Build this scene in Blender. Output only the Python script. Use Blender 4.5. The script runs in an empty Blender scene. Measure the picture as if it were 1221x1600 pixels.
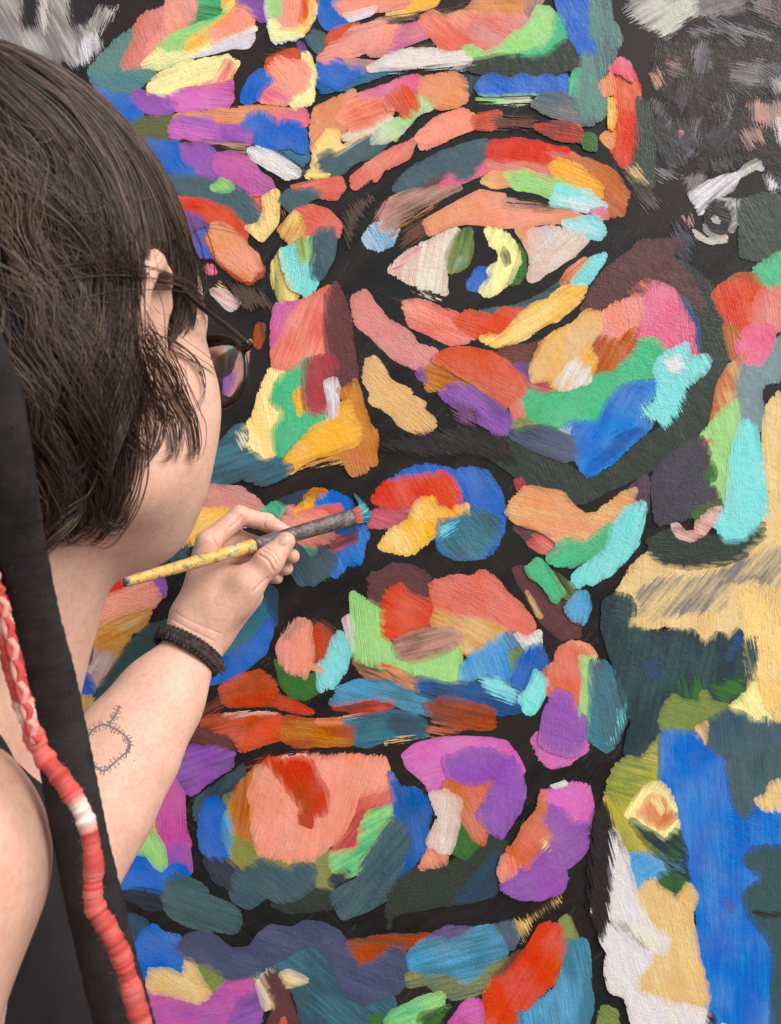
import bpy, bmesh, math
import numpy as np
from mathutils import Vector
from mathutils.geometry import delaunay_2d_cdt

scene = bpy.context.scene
col = scene.collection
# ---------------------------------------------------------------- camera
FPX, W0, H0, CAMZ = 1300.0, 1221.0, 1600.0, 1.55      # focal length in photo pixels, photo size, eye height
WALL = 0.95                                           # metres from the lens to the painted panel
cam = bpy.data.cameras.new('camera'); cam_o = bpy.data.objects.new('camera', cam); col.objects.link(cam_o)
cam.sensor_fit = 'VERTICAL'; cam.angle = 2*math.atan(H0/2/FPX)
cam_o.location = (0, 0, CAMZ); cam_o.rotation_euler = (math.radians(90), 0, 0)
cam.clip_start = 0.02; cam.clip_end = 500
cam.dof.use_dof = True; cam.dof.focus_distance = 0.86; cam.dof.aperture_fstop = 15.0
scene.camera = cam_o
# ---------------------------------------------------------------- sky, sun, exposure (bright overcast day)
SUN_EL, SUN_AZ = 40.0, 126.0
world = bpy.data.worlds.new('World'); scene.world = world; world.use_nodes = True
wn = world.node_tree; wn.nodes.clear()
sky = wn.nodes.new('ShaderNodeTexSky'); sky.sky_type = 'NISHITA'; sky.sun_disc = False
sky.sun_elevation = math.radians(SUN_EL); sky.sun_rotation = math.radians(SUN_AZ)
sky.air_density = 1.0; sky.dust_density = 3.0; sky.ozone_density = 1.0
hs = wn.nodes.new('ShaderNodeHueSaturation'); hs.inputs['Saturation'].default_value = 0.30
bgn = wn.nodes.new('ShaderNodeBackground'); bgn.inputs['Strength'].default_value = 0.13
wo = wn.nodes.new('ShaderNodeOutputWorld')
wn.links.new(sky.outputs[0], hs.inputs['Color']); wn.links.new(hs.outputs[0], bgn.inputs['Color']); wn.links.new(bgn.outputs[0], wo.inputs[0])
sun = bpy.data.lights.new('sun', 'SUN'); sun.energy = 1.4; sun.angle = math.radians(40); sun.color = (1.0, 0.95, 0.88)
sun_o = bpy.data.objects.new('sun', sun); col.objects.link(sun_o)
sd = Vector((math.sin(math.radians(SUN_AZ))*math.cos(math.radians(SUN_EL)), math.cos(math.radians(SUN_AZ))*math.cos(math.radians(SUN_EL)), math.sin(math.radians(SUN_EL))))
sun_o.rotation_euler = sd.to_track_quat('Z', 'Y').to_euler(); sun_o.location = (0, -2, 6)
vs = scene.view_settings; vs.view_transform = 'Standard'; vs.look = 'None'; vs.gamma = 1.0; vs.exposure = 0.55
scene.cycles.use_denoising = True
scene.cycles.max_bounces = 6; scene.cycles.transparent_max_bounces = 16

# ---------------------------------------------------------------- helpers
def lin(c):
    c = np.asarray(c, float)/255.0
    return np.where(c <= 0.04045, c/12.92, ((c+0.055)/1.055)**2.4)
def P(px, py, d):                                      # a photo pixel at d metres along the view axis
    return np.array([(px-W0/2)/FPX*d, d, CAMZ-(py-H0/2)/FPX*d])
def link(o, parent=None):
    col.objects.link(o)
    if parent is not None: o.parent = parent
    return o
def mesh_obj(name, verts, faces, mat, parent=None, smooth=True):
    me = bpy.data.meshes.new(name)
    me.from_pydata([tuple(map(float, v)) for v in verts], [], [tuple(map(int, f)) for f in faces])
    if mat: me.materials.append(mat)
    if smooth: me.polygons.foreach_set('use_smooth', [True]*len(me.polygons))
    me.update()
    return link(bpy.data.objects.new(name, me), parent)
def mesh_np(name, v, tri, mat, parent=None, smooth=True):   # fast path for big triangle meshes
    me = bpy.data.meshes.new(name); v = np.asarray(v, np.float32); tri = np.asarray(tri, np.int32)
    k = tri.shape[1]
    me.vertices.add(len(v)); me.vertices.foreach_set('co', v.ravel())
    me.loops.add(tri.size); me.loops.foreach_set('vertex_index', tri.ravel())
    me.polygons.add(len(tri)); me.polygons.foreach_set('loop_start', np.arange(len(tri), dtype=np.int32)*k)
    me.polygons.foreach_set('loop_total', np.full(len(tri), k, np.int32))
    if smooth: me.polygons.foreach_set('use_smooth', np.ones(len(tri), bool))
    if mat: me.materials.append(mat)
    me.update(calc_edges=True); me.validate()
    return link(bpy.data.objects.new(name, me), parent)
def tag(o, label=None, cat=None, group=None, kind=None):
    for k, v in (('label', label), ('category', cat), ('group', group), ('kind', kind)):
        if v: o[k] = v
    return o
class NT:                                              # small node-tree builder
    def __init__(s, name):
        s.m = bpy.data.materials.new(name); s.m.use_nodes = True; s.t = s.m.node_tree; s.t.nodes.clear()
        s.out = s.t.nodes.new('ShaderNodeOutputMaterial'); s.b = s.t.nodes.new('ShaderNodeBsdfPrincipled')
        s.t.links.new(s.b.outputs[0], s.out.inputs[0])
    def n(s, kind, **kw):
        x = s.t.nodes.new('ShaderNode'+kind)
        for k, v in kw.items(): setattr(x, k, v)
        return x
    def l(s, a, b): s.t.links.new(a, b)
    def val(s, sock, v):
        if hasattr(v, 'is_linked') or isinstance(v, bpy.types.NodeSocket): s.l(v, sock)
        else: sock.default_value = v
    def math(s, op, a, b=0.0, c=None, clamp=False):
        x = s.n('Math', operation=op, use_clamp=clamp)
        s.val(x.inputs[0], a); s.val(x.inputs[1], b)
        if c is not None: s.val(x.inputs[2], c)
        return x.outputs[0]
    def noise(s, vec, scale, detail=3, rough=0.55, **kw):
        x = s.n('TexNoise'); s.l(vec, x.inputs['Vector']) if vec else None
        x.inputs['Scale'].default_value = scale; x.inputs['Detail'].default_value = detail; x.inputs['Roughness'].default_value = rough
        return x.outputs['Fac']
    def mapping(s, vec, scale=(1,1,1), rot=(0,0,0)):
        if any(rot):                                   # turn first, then stretch
            r = s.n('Mapping'); s.l(vec, r.inputs['Vector']); r.inputs['Rotation'].default_value = rot; vec = r.outputs[0]
        x = s.n('Mapping'); s.l(vec, x.inputs['Vector']); x.inputs['Scale'].default_value = scale
        return x.outputs[0]
    def mix(s, f, a, b, mode='MIX'):
        x = s.n('Mix', data_type='RGBA', blend_type=mode)
        s.val(x.inputs[0], f); s.val(x.inputs[6], a); s.val(x.inputs[7], b)
        return x.outputs[2]
    def ramp(s, f, lo, hi):
        x = s.n('MapRange'); s.l(f, x.inputs[0]); x.inputs[1].default_value = lo; x.inputs[2].default_value = hi
        return x.outputs[0]
    def bump(s, h, strength, dist, nrm=None):
        x = s.n('Bump'); x.inputs['Strength'].default_value = strength; x.inputs['Distance'].default_value = dist
        s.l(h, x.inputs['Height'])
        if nrm: s.l(nrm, x.inputs['Normal'])
        return x.outputs[0]
    def pos(s): return s.n('NewGeometry').outputs['Position']
def rgb(c): return tuple(lin(c))+(1.0,)
RNG = np.random.default_rng(7)
_tab = RNG.random(65536)
def h1(i, s): return _tab[(np.asarray(i).astype(np.int64)*7919 + int(s)*104729) % 65536]
def vn1(x, s):                                         # 1-D value noise, -1..1
    i = np.floor(x); f = x-i; f = f*f*(3-2*f)
    return (h1(i, s)*(1-f)+h1(i+1, s)*f)*2-1
def vn2(x, y, s):                                      # 2-D value noise, -1..1
    i, j = np.floor(x), np.floor(y); fx, fy = x-i, y-j; fx = fx*fx*(3-2*fx); fy = fy*fy*(3-2*fy)
    H = lambda a, b: _tab[(a.astype(np.int64)*7919 + b.astype(np.int64)*15487 + int(s)*104729) % 65536]
    return ((H(i, j)*(1-fx)+H(i+1, j)*fx)*(1-fy)+(H(i, j+1)*(1-fx)+H(i+1, j+1)*fx)*fy)*2-1
# ---------------------------------------------------------------- paint colours (display values) and traced brush strokes
PAL = dict(K=(42,38,38), SL=(76,98,106), TL=(66,122,140), BL=(50,106,196), DB=(34,88,158), SK=(92,164,208), CY=(132,220,220),
 GN=(80,184,132), LG=(160,212,130), YE=(246,214,132), LY=(248,238,164), AM=(242,178,62), OC=(196,128,52), SA=(244,154,132),
 PE=(228,150,108), CO=(222,114,100), OR=(216,86,54), RD=(210,58,40), RU=(168,76,40), MA=(98,60,60), PU=(150,90,176),
 VI=(112,74,142), MG=(196,92,162), ML=(214,112,186), PK=(226,112,142), OL=(136,140,76), OG=(112,134,66), DG=(52,60,53), FG=(60,110,50),
 CR=(230,220,208), TA=(224,182,124), BE=(234,204,144), WH=(222,220,224), GY=(128,122,122), BR=(86,68,55), NV=(52,60,74),
 IN=(70,76,106), SG=(98,138,128), DT=(40,58,64), PB=(192,142,130), PR=(170,72,78), SB=(120,148,152), TD=(58,84,98),
 HB=(47,41,35), HG=(60,58,62), CG=(198,194,184), PC=(216,142,134), BG=(84,92,120), LB=(58,134,212), TG=(58,84,84), YO=(194,178,74),
 SP=(70,68,78), PM=(84,64,74), RB=(110,60,50), LO=(100,100,64), OO=(196,112,60), PG=(220,184,174), DL=(62,74,66), NB=(48,70,96))
# each line: colour[/second colour] bristle-angle flags x,y ...   (T x y = origin of the 4x tracing window; F = full-frame window; the pink and purple strokes behind the lens paint in its reflection)
STROKES = """
T 100 0
GY/CG 60 d -420,0 170,0 150,120 250,290 150,390 60,420 -60,400 -420,360
K 70 d 20,-10 250,-10 210,90 100,190 40,170
K 70 d -260,-10 -100,-10 -90,90 -150,190 -270,170
CG/GY 110 d 240,30 340,50 300,110 210,220 150,200 150,130
WH/GY 80 d 130,210 220,210 240,290 180,370 110,400 60,330
CG/GY 75 d -150,0 -80,0 -90,120 -130,220 -170,150
SG 60 r 440,190 450,300 360,430 260,480 160,460 200,400 300,280
SG/TL 20 r 160,460 230,380 330,440 430,420 540,420 580,440 500,520 400,570 300,610 220,600
CO/PC 70 r 640,40 500,100 450,160 440,240 360,420 500,410 560,330 640,250 690,100
SA/PC 70 r 650,20 700,-20 830,-20 830,100 790,180 690,200 620,300 560,340 510,330 600,200 640,120
GN/FG 10 r 830,-20 1040,-20 1010,90 980,110 840,190 770,190 820,120 860,60
LG 155 r 760,190 1000,110 900,180 790,260 760,340 640,350 590,310 690,210
LY 160 r 600,310 640,340 760,330 930,250 1180,150 1195,185 1000,250 800,360 640,410 590,430 490,410
AM/YE 150 r 930,170 1010,90 1000,30 1060,-20 1100,50 1000,150 920,230 830,310 780,325 760,270
WH 160 s 1190,150 1190,250 1150,300 1060,300 950,330 780,365 920,300 1000,240 1150,190
SA 155 r 1080,50 1140,40 1180,90 1170,160 1100,200 1050,210 930,275 920,200 1000,130
VI/PU 20 s 1050,-20 1300,-20 1320,60 1290,130 1230,140 1170,90 1140,40 1080,40
LY 160 r 540,520 620,460 750,400 900,380 1020,355 1085,400 1060,450 960,530 870,550 720,560 640,605 550,590
CO/SA 120 r 1020,375 1060,420 1050,490 960,545 860,560 740,570 960,500
ML/MG 5 s 640,610 720,560 860,545 1000,520 1055,500 1062,620 1020,690 900,680 760,700 690,690
PU 20 s 410,610 460,555 540,590 650,600 712,650 690,700 600,725 480,695
BL 40 r 200,560 300,600 400,600 450,680 490,720 440,780 330,740
LO 0 r 400,790 440,760 540,740 700,725 660,800 650,860 520,880 400,860
PE 5 r 680,735 900,710 1180,672 1420,690 1500,745 1300,795 1100,800 950,795 800,770
PU/ML 10 r 660,800 700,740 900,740 960,790 1120,790 1190,830 1170,890 1050,890 860,885 760,850 680,865
BR/TA 8 d 650,890 900,880 1120,890 1190,930 1160,970 950,905 700,905
BL 50 r 500,880 700,890 750,940 740,1010 850,1040 860,1120 700,1120 600,1060
PU 55 r 740,920 860,900 945,950 920,1010 965,1100 900,1145 840,1110 820,1040 750,1000
CO/BR 70 r 1120,1170 1240,1210 1260,1320 1210,1340
MG 25 s 940,960 1080,948 1180,1000 1230,1080 1290,1120 1322,1190 1270,1222 1160,1222 1060,1160 930,1060
SL 30 r 660,1100 860,1110 960,1140 1080,1170 1160,1230 1200,1290 1240,1400 1180,1425 1060,1340 900,1250 740,1210
LG 40 r 925,1180 980,1118 1040,1140 1065,1180 1000,1205
OR/RD 40 r 700,1240 900,1260 1040,1320 1145,1430 1130,1560 1080,1470 940,1400 850,1350 740,1330
RD 10 r 690,1240 810,1250 860,1300 740,1330
VI/BL 60 r 740,1330 850,1350 900,1430 910,1560 970,1610 860,1600 790,1480
BL 70 r 840,1460 900,1440 910,1570 960,1600 880,1600
RU 50 r 880,1500 960,1400 1060,1440 1160,1590 1255,1690 1160,1775 1040,1700 930,1590
PE/SA 50 r 900,1490 940,1400 1050,1430 1140,1540 1210,1600 1235,1690 1150,1745 1060,1690 950,1590
T 305 0
WH 90 r 450,40 470,-20 760,-20 745,100 680,200 660,230 490,255 465,140
SA 90 r 520,-20 710,-20 665,120 620,205 540,195 505,120
AM/YE 80 r 700,-20 762,-20 742,100 690,190 645,185 690,100
RD/OR 80 r 700,-10 722,5 692,100 655,145 665,100
LG 85 r 450,30 470,-20 530,-20 530,110 465,100
LY 5 r 470,130 510,130 540,190 640,190 680,180 660,230 490,252
RB 0 d 410,370 540,290 660,310 520,370
OR 20 r 440,450 455,380 520,340 640,310 675,380 600,405 500,390
LY 80 r 680,330 710,350 752,470 740,560 730,640 620,665 590,640 670,560 700,470
SA 50 r 520,365 580,385 690,390 722,460 690,560 600,610 560,640 420,640 450,560 492,510 450,460
PK/SA 30 r 395,630 440,540 520,560 600,620 560,648
BL 110 s 290,590 340,490 410,430 460,470 492,510 430,560 400,620 330,657 288,640
VI 80 r 645,262 685,290 692,325 648,320
PK/CO 10 r 490,700 690,685 705,785 620,750 500,790
DB/TL 20 r 520,940 600,930 695,880 705,980 672,1035 600,995
BL 100 s 298,760 340,710 440,692 500,740 510,772 560,750 640,760 697,820 690,960 640,952 600,922 480,942 420,952 378,920 368,830 298,800
SL/K 30 d 480,940 600,980 680,1060 745,1035 742,1085 680,1105 600,1040
WH/CR 30 r 345,940 400,935 520,980 610,1040 660,1090 575,1118 480,1060 365,990
YE 80 s 420,1235 500,1185 527,1200 522,1390 470,1460 420,1517 310,1420 395,1400 432,1320
BL 90 s 780,-20 890,-20 925,90 973,130 900,182 820,187 775,130
SA 165 r 880,-20 1700,-20 1460,30 1250,60 1150,60 1000,95 915,90 870,20
WH/CR 165 s 918,90 1010,72 1145,38 1105,95 970,142
DB/TL 170 r 770,390 1250,430 1100,490 900,560 780,570
OR 160 r 815,250 880,180 1040,148 950,215 900,260 815,305
SA/PC 165 r 780,375 830,300 900,260 1000,180 1240,115 1285,200 1260,270 1080,310 960,370 900,400 840,402
PC 170 r 1070,320 1220,278 1240,340 1100,350
PB 0 r 930,375 1100,388 1155,410 1060,445 980,432
BL 30 r 778,388 830,412 900,380 960,442 1040,420 1055,470 950,505 880,555 850,535 780,505
SL 60 r 700,240 740,198 812,220 800,300 770,332 720,280
PE 130 r 745,690 850,640 990,570 1005,620 930,680 890,740 935,820 880,895 830,830 780,860 735,940 735,800
CR/TA 155 r 930,860 1050,780 1220,730 1240,800 1130,840 1030,900 920,965 960,890
SA/OR 160 r 1000,610 1100,590 1240,610 1240,700 1100,785 1000,825 895,750 940,680
PK 165 r 1030,595 1150,552 1240,535 1240,615 1080,615
LG 150 r 1145,815 1260,755 1260,880 1190,855
YE 60 r 790,880 830,818 890,830 892,900 932,935 900,985 770,975 745,1010 790,1100 690,1105 735,1060 745,950
SL 150 r 775,980 830,948 890,972 960,940 1080,862 1160,838 1212,880 1140,965 1000,1015 900,1085 800,1085
YE 0 r 700,1088 850,1092 820,1114 740,1104
CO 170 r 590,1175 750,1140 905,1118 932,1170 880,1242 790,1225 740,1185
SL 160 r 528,1255 580,1200 720,1180 782,1212 700,1265 600,1325
RU 70 d 525,1300 560,1330 545,1370 515,1350
CO/SA 140 r 985,1110 1100,1020 1240,935 1350,890 1380,870 1330,980 1280,1005 1170,1055 1130,1125 1100,1112 1000,1175
CO 30 r 635,1315 720,1288 840,1330 905,1410 885,1490 860,1430 780,1440 700,1490 650,1440
OC/YE 120 r 530,1440 560,1400 630,1325 685,1425 660,1510 600,1520 545,1470
YE/OL 85 r 490,1650 545,1560 600,1680 640,1800 625,1872 535,1870 495,1780
CY 100 r 538,1560 620,1540 720,1600 722,1740 765,1765 700,1850 600,1790 555,1640
LG/OL 80 r 640,1505 720,1480 735,1640 660,1650 635,1580
SL/TD 100 s 718,1490 790,1420 870,1425 885,1500 865,1620 790,1755 725,1745
PC/BR 120 d 1125,1330 1220,1250 1270,1245 1270,1370 1140,1405
WH/SK 60 r 1056,1490 1100,1410 1220,1385 1265,1420 1225,1525 1140,1556 1080,1535
BR 60 d 930,1350 1010,1260 1120,1230 1000,1450 960,1560
T 610 0
AM/YE 170 s -30,95 120,60 250,5 360,-20 300,32 130,92 0,108
BR/PB 172 d -40,112 300,72 540,28 580,60 300,92 100,142 0,152
PE/OC 175 r 500,60 700,-20 870,-20 875,100 760,135 520,105 400,105
MG/PC 160 r 55,170 190,148 240,230 100,275 -10,325 40,240
CO/SA 40 r 188,120 250,78 340,108 520,78 545,130 480,200 520,280 400,312 332,332 280,250 200,170
BR 20 d 170,260 290,290 210,330 150,300
PC/CO 20 r 488,200 540,110 700,98 868,110 850,160 760,212 700,292 590,345 515,300 488,240
PB/PM 80 r 860,-20 952,-20 942,50 880,105 858,90
LG 150 r 850,180 920,48 980,60 1035,110 1022,240 960,300 860,332 720,345 560,385 440,372 455,300 515,295 590,345 690,292 770,212
GN 120 r 1030,95 1080,140 1102,250 1000,342 870,372 800,345 960,300 1022,240
SP/PM 60 r 1120,200 1240,150 1240,480 1130,440 1170,330
DG 170 r 490,395 700,345 860,372 980,352 1080,265 1150,262 1175,330 1130,425 1000,465 800,475 620,455 500,445
CR/WH 175 r -150,440 0,350 100,320 300,318 340,342 450,330 505,385 300,412 150,414 0,435
NB/CR 175 d -20,445 300,412 540,398 500,435 200,435 0,465
BL 60 s 945,-20 1260,-20 1260,420 1200,335 1100,185 1060,100
NV 90 r 430,482 570,480 535,560 465,605
LG/CR 0 d 540,596 900,592 880,640 760,652 560,635
BL 30 s 523,545 580,482 650,463 750,497 830,463 900,492 970,468 1030,492 1100,468 1125,585 900,592 560,602
SL/GY 10 r 878,650 950,600 1130,578 1240,590 1260,785 1140,765 980,712
GN 100 r 1125,500 1160,438 1212,440 1222,520 1190,605 1130,592
PK/ML 160 r -50,570 60,498 180,478 195,560 140,605 0,600
LG/CR 140 r 155,625 220,578 272,610 262,672 150,722 60,830 -30,892 -110,890 -60,785 60,745 120,740
OR 60 r -5,592 80,548 152,590 172,660 140,722 90,735 55,685 -30,668
PE 20 r 185,570 190,500 270,480 400,468 472,510 472,632 400,672 290,672 225,605
SA 160 r 172,855 300,740 450,698 545,740 500,805 380,852 230,925 198,925
OR/RB 175 r 505,735 695,698 645,812 540,805
RB/BR 5 d 630,715 900,740 920,805 650,805
RD/RB 10 r 905,795 1050,768 1180,800 1205,882 1060,872 960,832
FG/K 60 r 1185,875 1240,840 1280,860 1280,940 1210,905
MA/RU 150 r 110,1200 370,1080 310,1145 180,1200
CO/PC 10 r 540,1015 800,988 1000,1020 960,930 1130,955 1200,1000 1010,1055 1055,1112 960,1128 720,1078 545,1090
RD 5 r 565,960 640,888 800,878 960,905 1130,945 985,948 1005,1025 900,1000 820,992 700,1002 600,975
PK 155 r 315,1150 380,1078 440,1130 520,1090 580,1005 600,1070 500,1115 420,1155 330,1175
SL 155 r 25,1175 100,1080 300,970 500,900 605,876 582,970 560,1030 490,1112 430,1122 370,1072 200,1152 100,1205
TA/PE 20 r 572,1135 620,1082 735,1080 775,1158 640,1165
OO/RU 40 r 1105,990 1240,1000 1400,1080 1485,1205 1450,1335 1370,1345 1320,1180 1200,1050
LG 15 r 728,1085 840,1068 1000,1122 1100,1130 1240,1185 1010,1230 920,1195 780,1172
AM 25 r 1005,1035 1060,998 1180,1040 1300,1150 1325,1180 1315,1235 1200,1185 1080,1115 1015,1095
CY/WH 15 r 1012,1245 1045,1155 1160,1188 1240,1200 1340,1290 1325,1322 1200,1310 1015,1288
PB/BR 155 r -70,1430 0,1240 170,1190 450,1168 330,1225 150,1315 50,1405 -20,1445
OC/BR 150 d 40,1410 290,1265 260,1315 100,1405 -30,1520
RB/BR 145 d 100,1420 200,1370 250,1470 60,1560
PE/SA 165 s 198,1385 350,1300 480,1230 560,1190 640,1205 722,1215 705,1290 860,1300 1100,1312 1215,1352 1100,1392 980,1392 850,1422 700,1422 480,1392 350,1422 240,1475
PB/BR 5 d 700,1235 1000,1288 1140,1315 900,1315 700,1300
CY/WH 20 r 1085,1390 1180,1368 1300,1355 1335,1440 1312,1495 1200,1475 1120,1445
PK/CO 0 r 1250,1320 1340,1298 1362,1365 1320,1372
CR/PG 100 r 0,1690 100,1592 200,1540 350,1460 425,1438 370,1560 335,1700 350,1842 250,1800 100,1755 40,1725
PK/PG 150 d 0,1690 100,1590 200,1540 120,1620 60,1700 120,1760 40,1725
OL/FG 105 r 352,1590 420,1460 502,1435 502,1560 480,1640 430,1685 375,1685
SL/LG 110 r 380,1650 450,1600 470,1640 400,1690
FG 80 r 780,1520 835,1580 845,1700 800,1765 735,1775 800,1640
BL 130 r 488,1765 550,1680 620,1678 645,1740 560,1815 495,1805
LY 110 r 598,1440 660,1428 740,1490 792,1560 802,1640 760,1745 700,1795 640,1835 580,1845 568,1810 640,1740 618,1690 690,1640 690,1560 640,1540
K 80 s 690,1590 705,1535 745,1590 752,1650 718,1668
PE/CR 60 r 785,1430 885,1425 880,1600 830,1500
PG/CR 140 r 870,1450 1000,1418 1200,1480 1235,1500 1140,1595 1000,1685 865,1765 882,1640
WH/SK 70 d 970,1430 1040,1450 1030,1540 980,1560
T 915 0
SG/SL 80 r 10,0 120,-20 150,120 225,240 182,330 162,390 80,520 112,580 132,680 105,745 0,745 -60,670 -20,340 40,310
BL 60 r -60,-20 20,-20 5,200 55,320 -20,345 -100,250
FG 70 r -10,840 40,840 66,900 62,945 -10,930
RD/OR 85 r 155,440 290,440 332,570 322,700 322,880 302,1035 240,1045 165,930 190,760 168,560
OR/PE 85 r 170,470 290,450 332,580 322,690 180,640
PK/CO 60 r 145,440 210,368 270,398 302,510 200,455
PE 80 r 85,535 160,465 178,600 108,595
AM/YE 85 r 148,610 182,635 188,720 170,812 148,805
PE/AM 60 r 92,855 182,818 172,935 120,895
DL/DG 85 r 325,620 400,660 425,900 415,1170 350,1145 265,1060 305,1020 322,880
TA/OG 50 d 256,1050 320,1015 405,1150 290,1120
HB/BR 50 d 190,1040 300,1110 430,1200 475,1295 400,1325 330,1265 240,1130
HB 160 d 400,300 1240,190 1240,1000 900,1060 700,1090 640,700 500,600
HB 100 d 420,260 800,220 780,480 600,700 420,560
HG/HB 70 d 430,740 700,780 725,900 600,1060 500,1040 415,850
CG/GY 150 d 245,95 340,-15 860,-20 760,80 640,135 500,238 380,175 300,135
GY/PM 160 d 740,-20 1140,-20 1010,75 900,100 690,100
PB/HG 20 d 505,385 600,355 615,460 540,505
GY/PM 10 d 890,400 1130,385 1190,480 1000,565 915,500
SP/HG 30 r 1090,430 1180,410 1210,500 1130,540
PB/GY 88 d 1025,640 1220,615 1250,820 1200,840 1035,775
PB/WH 80 d 1190,700 1240,700 1240,880 1195,890
PB/HG 60 d 760,650 880,668 905,765 850,710
HG/GY 100 d 660,740 730,720 710,900 650,900
PB 60 d 400,470 470,420 500,540 440,560
PC 40 r 578,830 600,820 612,850 595,865
GY/CG 30 d 850,1120 870,1120 900,1140 880,1160
GY/K 20 d 640,180 900,150 1160,210 1150,250 900,200 660,230
K 40 d 900,520 1060,540 1240,600 1240,640 1040,600 900,600
SP/GY 35 d 780,100 900,140 1000,260 960,300 860,200 760,150
PM/HG 100 d 560,560 640,520 660,640 600,720
K 80 d 820,560 900,600 920,760 860,820 800,700
GY/PB 75 d 890,610 930,600 920,700 890,780
SP/K 130 d 720,840 900,760 960,860 800,960
PM/GY 20 d 1010,0 1240,20 1240,150 1180,160 1050,90
HG/GY 120 d 400,600 470,640 560,760 520,800 430,720
K/HB 60 d 760,1000 960,940 1040,1000 900,1070 780,1080
GY/SP 100 d 640,320 760,260 800,420 700,480
PB/SP 60 d 960,820 1100,780 1120,900 1000,940
GY/SP 30 d 420,1060 560,1010 580,1100 470,1140
SP/GY 120 d 560,860 640,820 700,960 620,1000
GY/CG 60 d 1140,480 1240,440 1240,560 1180,590
HG 40 d 1110,1080 1200,1150 1220,1210 1130,1190
WH/K 100 d 1120,1090 1160,1130 1200,1200 1150,1190
GY 120 d 600,1110 745,1068 755,1150 650,1205
WH/GY 140 r 648,1212 740,1160 860,1110 962,1088 912,1185 770,1245 722,1335 688,1255
CG/GY 150 r 930,1110 1000,1040 1072,1003 1114,1064 1070,1050 1000,1090
WH/GY 160 r 820,1245 930,1250 968,1270 952,1338 900,1278
K 20 s 745,1340 770,1270 830,1240 900,1260 945,1330 930,1430 860,1480 790,1460 750,1410
CG/GY 140 r 900,1262 940,1320 945,1390 915,1450 902,1440 922,1380 915,1320 880,1280
GY/CG 30 r 742,1400 765,1440 800,1470 850,1480 850,1492 790,1485 745,1440
CG 60 r 788,1362 820,1358 838,1395 805,1385
CG/TA 30 r 676,1440 760,1500 885,1475 872,1512 780,1520 700,1485
GY/PC 70 d 605,1350 660,1345 695,1412 640,1420
DL/DG 60 r 955,1255 1100,1218 1240,1250 1240,1500 1160,1640 970,1600 975,1500
HG/NV 60 d 540,1380 700,1500 640,1650 560,1620
GN 70 r 1060,1690 1150,1610 1240,1500 1240,1830 1100,1805
T 915 400
DG 70 s 530,0 650,60 790,180 830,330 905,560 885,680 815,820 805,960 725,1085 565,1195 405,1345 150,1465 0,1545 -240,1545 -360,1440 -500,1330 -640,1230 -540,1140 -420,1120 -220,1230 0,1390 150,1340 360,1140 500,1060 600,940 700,720 720,600 690,420 600,240
MA 130 r 80,140 290,-30 350,-90 580,-100 530,0 640,120 745,300 720,335 570,240 440,160 250,240 30,355 -20,340
TD/DB 75 r 575,245 640,278 695,420 710,580 640,570 672,470 600,330
SA/PC 80 r 78,375 170,308 370,238 375,400 330,505 190,535 125,595 78,545
RU/OO 120 r 10,540 90,508 190,540 325,445 325,560 280,645 160,745 0,795 -70,795 60,695
PK 85 r 368,232 440,163 560,240 642,400 675,475 640,555 520,595 480,585 440,525 335,515 360,400
CO/MA 40 r 255,225 300,205 380,150 430,170 360,240 290,245
GN 150 r -412,920 -360,798 -260,850 -140,850 -80,800 0,790 100,740 160,740 300,610 330,528 430,518 492,570 472,680 445,780 330,792 190,845 80,1045 -120,1052 -140,1095 -240,1092 -360,1025
LB/BL 120 r -142,1085 -90,1048 80,1040 120,950 190,840 340,783 462,790 440,850 360,940 345,1010 405,1060 300,1150 160,1290 20,1375 -70,1275 -90,1150
BL/DB 150 d 60,1250 200,1100 300,1080 400,1070 300,1160 160,1290 20,1370
WH/SK 110 d -150,1085 -100,1050 -80,1080 -120,1140
CY 60 r 435,700 480,620 640,548 652,635 760,628 775,660 740,735 640,792 560,830 455,800 450,760
CY 60 d 450,770 640,770 610,930 500,1068 365,1008 352,960 440,850
WH/CY 20 d 470,640 600,600 640,720 520,740
PK 80 d 640,520 690,480 710,620 655,640
RU/OO 60 r 840,190 960,118 1060,115 1105,200 1080,260 980,170
RU/OC 80 r 862,430 980,450 995,505 940,580 972,605 915,650 892,560
OR/RD 75 r 797,240 860,190 980,148 1095,210 1062,260 1075,400 980,465 900,422 850,360
CO/PC 80 r 1065,260 1110,198 1230,208 1240,350 1180,465 1055,435
SB 90 r 1240,330 1240,680 1120,790 1090,850 1100,970 1125,1022 1100,1090 955,1090 938,850 960,690 1100,668 1170,540
PK 60 r 985,475 1050,430 1180,458 1172,540 1112,672 1020,685 960,592 942,552 980,520
OO/TA 70 s 888,690 1020,590 965,700 932,800 942,905 860,965 775,1055 822,800
LG 80 r 735,1115 860,960 942,900 962,1080 900,1230 895,1580 800,1455 812,1320 770,1205 715,1175
OO 60 d 720,1170 800,1110 800,1180 730,1200
SP 110 r 470,1290 725,1115 775,1240 730,1380 805,1450 835,1530 680,1610 440,1680 420,1400
PM 90 r 270,1460 385,1378 385,1600 290,1640
FG 110 r 735,1395 790,1285 815,1350 805,1405
FG/RB 20 r 670,1595 835,1525 865,1565 700,1690
BE/TA 88 r 1240,780 1190,870 1140,930 1118,1050 1108,1300 1118,1640 1100,1740 1240,1740
CY 85 r 1000,1018 1060,1080 1080,1200 1112,1400 1132,1640 1010,1755 920,1795 870,1775 790,1645 880,1585 900,1300 920,1200 960,1080
T 610 400
MA/RB 10 r 690,585 900,558 980,520 920,610 890,680 740,668
SL/K 165 r 550,345 780,322 960,240 1085,155 1065,205 880,312 830,335 700,335 620,365
BR/K 20 d 0,240 80,260 330,340 200,330 60,300
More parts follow.
